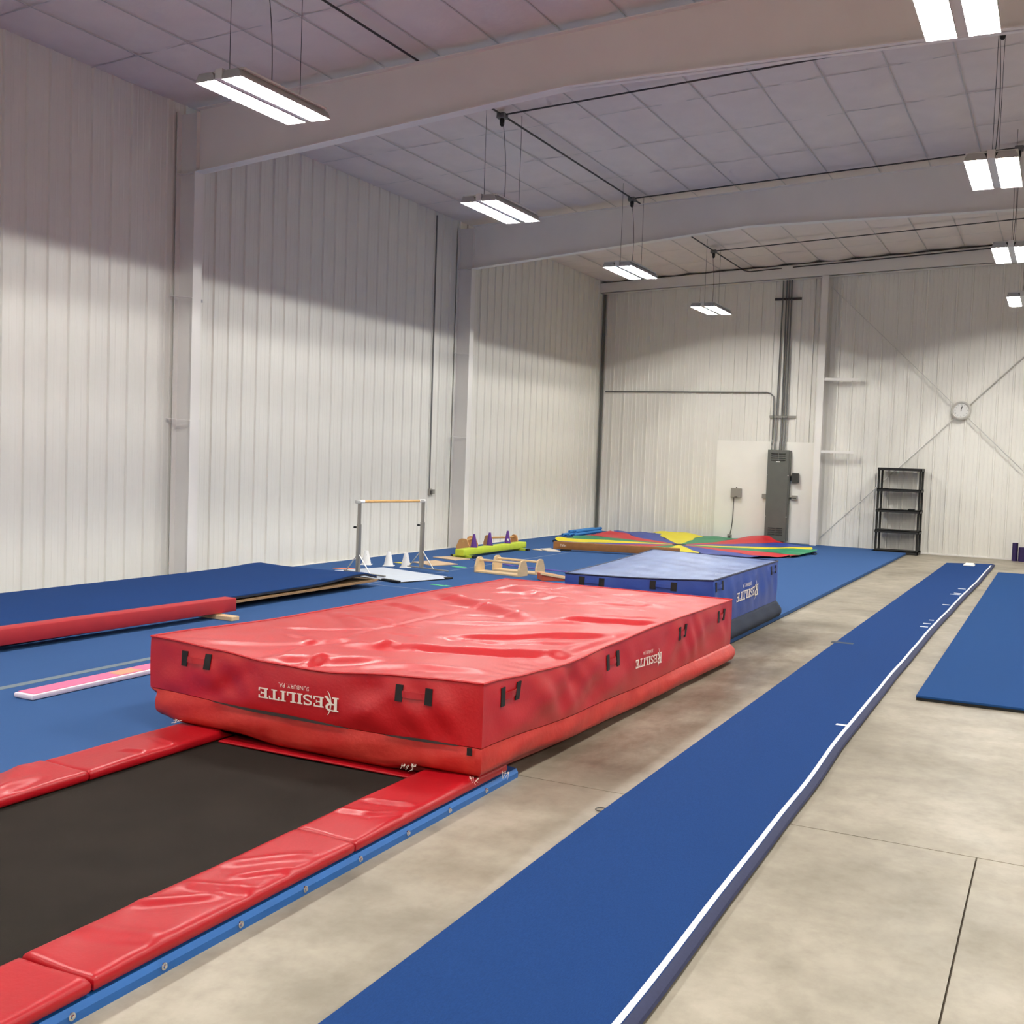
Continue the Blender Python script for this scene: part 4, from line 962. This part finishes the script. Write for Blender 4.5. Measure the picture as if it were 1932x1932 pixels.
# ---------------------------------------------------------------- foam noodles
for (x0, y0, x1, y1, z, lab) in ((0.32, 23.02, 0.30, 24.60, .036, 'blue foam noodle against the ribbed wall, at the bottom of the pile'), (0.41, 23.12, 0.36, 24.95, .036, 'blue foam noodle in the middle of the bottom layer of the pile'),
                                 (0.50, 23.25, 0.44, 25.05, .036, 'blue foam noodle lying nearest the parachute'), (0.365, 23.30, 0.33, 24.85, .098, 'blue foam noodle on top of the pile, beside another top one'),
                                 (0.455, 23.45, 0.40, 25.15, .098, 'blue foam noodle on top of the pile, reaching furthest to the corner')):
    t = thing('foam_noodle', lab, 'foam noodle', (0, 0, 0), 0, 'pile of blue foam noodles')
    a, b_ = Vector((x0, y0, ZCARPET + z)), Vector((x1, y1, ZCARPET + z)); d = (b_ - a).normalized(); s = d.cross(Vector((0, 0, 1))).normalized(); u = s.cross(d)
    b = MB(); n = 14
    for (p, r) in ((a, 0.012), (a, 0.034), (b_, 0.034), (b_, 0.012)):
        for k in range(n): b.v.append(tuple(p + (s * math.cos(2 * PI * k / n) + u * math.sin(2 * PI * k / n)) * r))
    for q in range(4):
        for k in range(n): b.f.append((q * n + k, q * n + (k + 1) % n, ((q + 1) % 4) * n + (k + 1) % n, ((q + 1) % 4) * n + k))
    b.build('foam_tube', 'noodle', t, smooth=40)
    MB().tube([a + d * 0.01, a + d * 0.012], 0.0118, 10).build('hole', 'foam_dark', t)

# ---------------------------------------------------------------- back wall: plywood board, cabinet, conduits
bd_ = MB().box(3.09, 5.42, YB - 0.049, YB - 0.030, 0.055, 2.40).build('backboard', 'board_white', bevel=0.002); tag(bd_, 'large white painted plywood backboard behind the grey electrical cabinet', 'board')
YF = YB - 0.049
cb = thing('electrical_cabinet', 'tall grey electrical cabinet with louvres on the white backboard', 'cabinet')
MB().box(4.36, 4.87, YF - 0.15, YF, 0.10, 2.20).build('cabinet_body', 'panel_grey', cb, bevel=0.004)
dr = MB().box(4.352, 4.850, YF - 0.168, YF - 0.152, 0.085, 2.21).build('door', 'panel_grey', cb, bevel=0.004)
for zz in (2.13, 2.08, 2.03, 1.98, 0.40, 0.35, 0.30, 0.25):
    for (xa, xb) in ((4.435, 4.595), (4.615, 4.770)):
        b = MB().add([(xa, YF - 0.169, zz), (xb, YF - 0.169, zz), (xb, YF - 0.182, zz - 0.018), (xa, YF - 0.182, zz - 0.018), (xa, YF - 0.169, zz - 0.020), (xb, YF - 0.169, zz - 0.020)], [(0, 1, 2, 3), (3, 2, 5, 4), (0, 3, 4), (1, 5, 2)])
        b.build('louvre', 'panel_dark', dr)
MB().box(4.55, 4.64, YF - 0.172, YF - 0.168, 1.925, 1.945).build('name_plate', 'white_plastic', dr)
for zz in (1.62, 0.66):
    for xx in (4.358, 4.844): MB().box(xx - 0.012, xx + 0.012, YF - 0.174, YF - 0.166, zz - 0.008, zz + 0.008).build('latch', 'metal_light', dr)
MB().bar((4.74, YF - 0.05, 0.10), (4.74, YF - 0.05, 0.052), 0.05, 0.05).build('bottom_conduit', 'box_dark', cb)
def wall_box(name, label, x0, x1, z0, z1, dp, mtl, yb=YF, cat='electrical box'):
    t = thing(name, label, cat, ((x0 + x1) / 2, yb, z0), 0)
    w_ = (x1 - x0) / 2; h_ = z1 - z0
    MB().box(-w_, w_, -dp * 0.8, 0, 0, h_).build('body', mtl, t, bevel=0.006)
    MB().box(-w_ * 1.05, w_ * 1.05, -dp, -dp * 0.78, -0.004, h_ * 1.03).build('cover', mtl, t, bevel=0.006)
    return t
t = wall_box('junction_box', 'square grey box with a cable hanging down on the white backboard', 3.50, 3.74, 1.06, 1.27, 0.10, 'box_grey', cat='junction box')
MB().tube([(0, -0.05, 0.21), (0, -0.05, 0.245)], 0.014, 8).build('cable_gland', 'box_dark', t)
MB().box(-0.03, 0.04, -0.104, -0.100, 0.006, 0.02).build('dark_slot', 'black', t)
tag(MB().tube([(3.56, YF - 0.03, 1.06), (3.555, YF - 0.025, 0.8), (3.545, YF - 0.022, 0.5), (3.525, YF - 0.022, 0.3), (3.50, YF - 0.025, 0.17)], 0.009, 6).build('cable', 'wire', smooth=True), 'thin grey cable running down from the square grey box', 'cable')
t = wall_box('wall_outlet', 'small grey outlet box low on the white backboard', 3.445, 3.545, 0.03, 0.165, 0.05, 'box_grey', cat='outlet')
MB().box(-0.02, 0.02, -0.054, -0.050, 0.04, 0.10).build('socket', 'box_dark', t)
t = wall_box('disconnect_switch', 'dark grey switch box high on the right side of the cabinet', 4.925, 5.065, 1.46, 1.68, 0.12, 'box_dark', cat='switch')
MB().box(-0.125, -0.06, -0.06, -0.02, 0.05, 0.15).build('conduit_elbow', 'black', t, bevel=0.005)
t = wall_box('outlet_box', 'light grey outlet box low on the right side of the cabinet', 4.93, 5.05, 1.06, 1.165, 0.07, 'box_grey', cat='outlet')
MB().box(-0.12, -0.055, -0.05, -0.02, 0.02, 0.06).build('conduit_elbow', 'black', t, bevel=0.005); MB().box(-0.045, 0.045, -0.075, -0.069, 0.03, 0.05).build('socket', 'box_dark', t)
wall_box('outlet_box', 'light grey outlet box on the left side of the cabinet', 4.235, 4.345, 1.075, 1.17, 0.07, 'box_grey', cat='outlet')
# riser conduits
yc = YB - 0.075
for (xa, xb, lab) in ((4.50, 4.48, 'leftmost'), (4.585, 4.60, 'second'), (4.64, 4.655, 'third'), (4.70, 4.71, 'rightmost')):
    ccond([(xa, yc, zceil(xa) - 0.34), (xa, yc, 5.6), (xb, yc, 3.1), (xb, yc, 2.45), (xb, YF - 0.07, 2.36), (xb, YF - 0.07, 2.20)], 0.017, 'vertical grey conduit rising from the cabinet to the roof, %s of four' % lab, m_='conduit', grp='riser conduits above the cabinet')
ccond([(0.16, YB - 0.045, 3.55), (4.22, YB - 0.045, 3.55), (4.32, YB - 0.05, 3.52), (4.39, yc, 3.45), (4.40, yc, 3.34), (4.41, yc, 2.45), (4.41, YF - 0.07, 2.36), (4.41, YF - 0.07, 2.20)], 0.016, 'long horizontal conduit on the end wall bending down into the cabinet', m_='conduit')
for zz, mm, lab in ((5.71, 'conduit_dark', 'dark slotted strut clamping the riser conduits near the roof'), (2.985, 'box_grey', 'grey slotted strut clamping the riser conduits above the cabinet')):
    t = thing('strut_channel', lab, 'bracket', (4.31, YB - 0.035, zz))
    MB().box(0, 0.62, -0.02, 0.0, -0.028, 0.028).build('channel', mm, t)
    for xx in (0.18, 0.28, 0.34, 0.40): MB().box(xx - 0.026, xx + 0.026, -0.064, -0.058, -0.02, 0.02).build('clamp', mm, t)
# ---------------------------------------------------------------- clock
ck = thing('wall_clock', 'round silver rimmed wall clock where the cross rods meet', 'clock', (8.48, 25.625, 3.175))
MB().lathe([(0.17, 0.06), (0.20, 0.06), (0.205, 0.03), (0.195, -0.005), (0.175, -0.02), (0.155, -0.012), (0.15, 0.0), (0.15, 0.03)], (0, 0, 0), 'y', 40).build('rim', 'chrome', ck, smooth=50)
MB().lathe([(0.0, 0.001), (0.152, 0.001), (0.152, 0.01), (0.0, 0.01)], (0, 0, 0), 'y', 40).build('face', 'clock_face', ck)
for (ang, ln, wd) in ((6, 0.085, 0.013), (14, 0.12, 0.009)):
    a = math.radians(ang); MB().bar((-0.02 * math.sin(a), -0.004 - ln * 0.02, -0.02 * math.cos(a)), (ln * math.sin(a), -0.004 - ln * 0.02, ln * math.cos(a)), wd, 0.002, (0, 1, 0)).build('hand', 'clock_ink', ck)
for k in range(1, 13):
    cu = bpy.data.curves.new('n', 'FONT'); cu.body = str(k); cu.size = 0.036; cu.align_x = 'CENTER'; cu.align_y = 'CENTER'; cu.resolution_u = 2
    tmp = bpy.data.objects.new('tmp', cu); COL.objects.link(tmp); me = bpy.data.meshes.new_from_object(tmp.evaluated_get(bpy.context.evaluated_depsgraph_get())); bpy.data.objects.remove(tmp)
    for v in me.vertices: v.co = (v.co.x, 0, v.co.y)
    me.materials.append(MT['clock_ink']); o = link('numeral', me, ck); o.location = (0.122 * math.sin(k * PI / 6), -0.002, 0.122 * math.cos(k * PI / 6))
# ---------------------------------------------------------------- shelf unit
sh = thing('shelf_unit', 'black resin shelving unit with five empty looking shelves against the end wall', 'shelf', (6.885, 25.12, 0.0))
SW, SD = 0.92, 0.56
for i, zz in enumerate((0.075, 0.52, 0.97, 1.425, 1.885)):
    b = MB().box(0, SW, 0, SD, zz - 0.014, zz); b.box(0, SW, 0, 0.02, zz - 0.06, zz); b.box(0, SW, SD - 0.02, SD, zz - 0.06, zz); b.box(0, 0.02, 0, SD, zz - 0.06, zz); b.box(SW - 0.02, SW, 0, SD, zz - 0.06, zz)
    for q in range(1, 6): b.box(0.02, SW - 0.02, SD * q / 6 - 0.005, SD * q / 6 + 0.005, zz - 0.04, zz - 0.012)
    b.build('shelf_board', 'black_shelf', sh)
for (xx, yy) in ((0.03, 0.03), (SW - 0.03, 0.03), (0.03, SD - 0.03), (SW - 0.03, SD - 0.03)):
    for (z0, z1) in ((0.0, 0.015), (0.075, 0.46), (0.52, 0.91), (0.97, 1.365), (1.425, 1.825)):
        MB().lathe([(0.028, z0), (0.024, z0 + 0.012 if z1 - z0 > .1 else z0 + .004), (0.024, z1 - 0.012 if z1 - z0 > .1 else z1 - .004), (0.028, z1)], (xx, yy, 0), 'z', 12).build('post', 'black_shelf', sh, smooth=40)
o = MB().box(-0.07, 0.07, -0.06, 0.06, 0, 0.028).build('small_case', 'black', bevel=0.012, smooth=40); o.location = (7.60, 25.42, 0.971); tag(o, 'small flat black case on the middle shelf of the shelving unit', 'case')
# ---------------------------------------------------------------- rolled purple mats
def rolled(loc, r, h, label):
    t = thing('rolled_mat', label, 'rolled mat', loc, 0, 'rolled purple mats'); b = MB(); n = 60; th = 0.010
    pts = [(max(0.015, r - 0.012 * a / (2 * PI)) * math.cos(a), max(0.015, r - 0.012 * a / (2 * PI)) * math.sin(a)) for a in [k * (2 * PI * (r - 0.02) / 0.012) / n for k in range(n)]]
    b.add([(x_, y_, z) for z in (0, h) for (x_, y_) in pts] + [(x_ * (1 - th / r), y_ * (1 - th / r), z) for z in (0, h) for (x_, y_) in pts],
          [(i, i + 1, n + i + 1, n + i) for i in range(n - 1)] + [(2 * n + i, 3 * n + i, 3 * n + i + 1, 2 * n + i + 1) for i in range(n - 1)] + [(n + i, n + i + 1, 3 * n + i + 1, 3 * n + i) for i in range(n - 1)])
    b.build('roll', 'purple_dark', t, smooth=40, fixn=False); return t
rolled((9.70, 25.52, 0.001), 0.060, 0.385, 'slim dark purple rolled mat standing taller against the end wall')
rolled((9.875, 25.50, 0.001), 0.110, 0.30, 'fat dark purple rolled mat standing against the end wall')
# ---------------------------------------------------------------- outlet on the ribbed wall
t = thing('wall_outlet', 'grey outlet box with conduit on the ribbed wall near the second column', 'outlet', (0.0, 17.50, 1.07))
MB().box(0.0, 0.06, -0.06, 0.06, 0, 0.12).build('box', 'box_grey', t, bevel=0.006); MB().box(0.02, 0.05, 0.09, 0.17, 0.02, 0.11).build('cover', 'box_grey', t, bevel=0.006); MB().box(0.06, 0.064, -0.03, 0.03, 0.02, 0.09).build('socket', 'box_dark', t)
ccond([(0.045, 17.47, 1.19), (0.045, 17.45, 6.20)], 0.012, 'thin vertical conduit dropping to the outlet on the ribbed wall', m_='conduit')
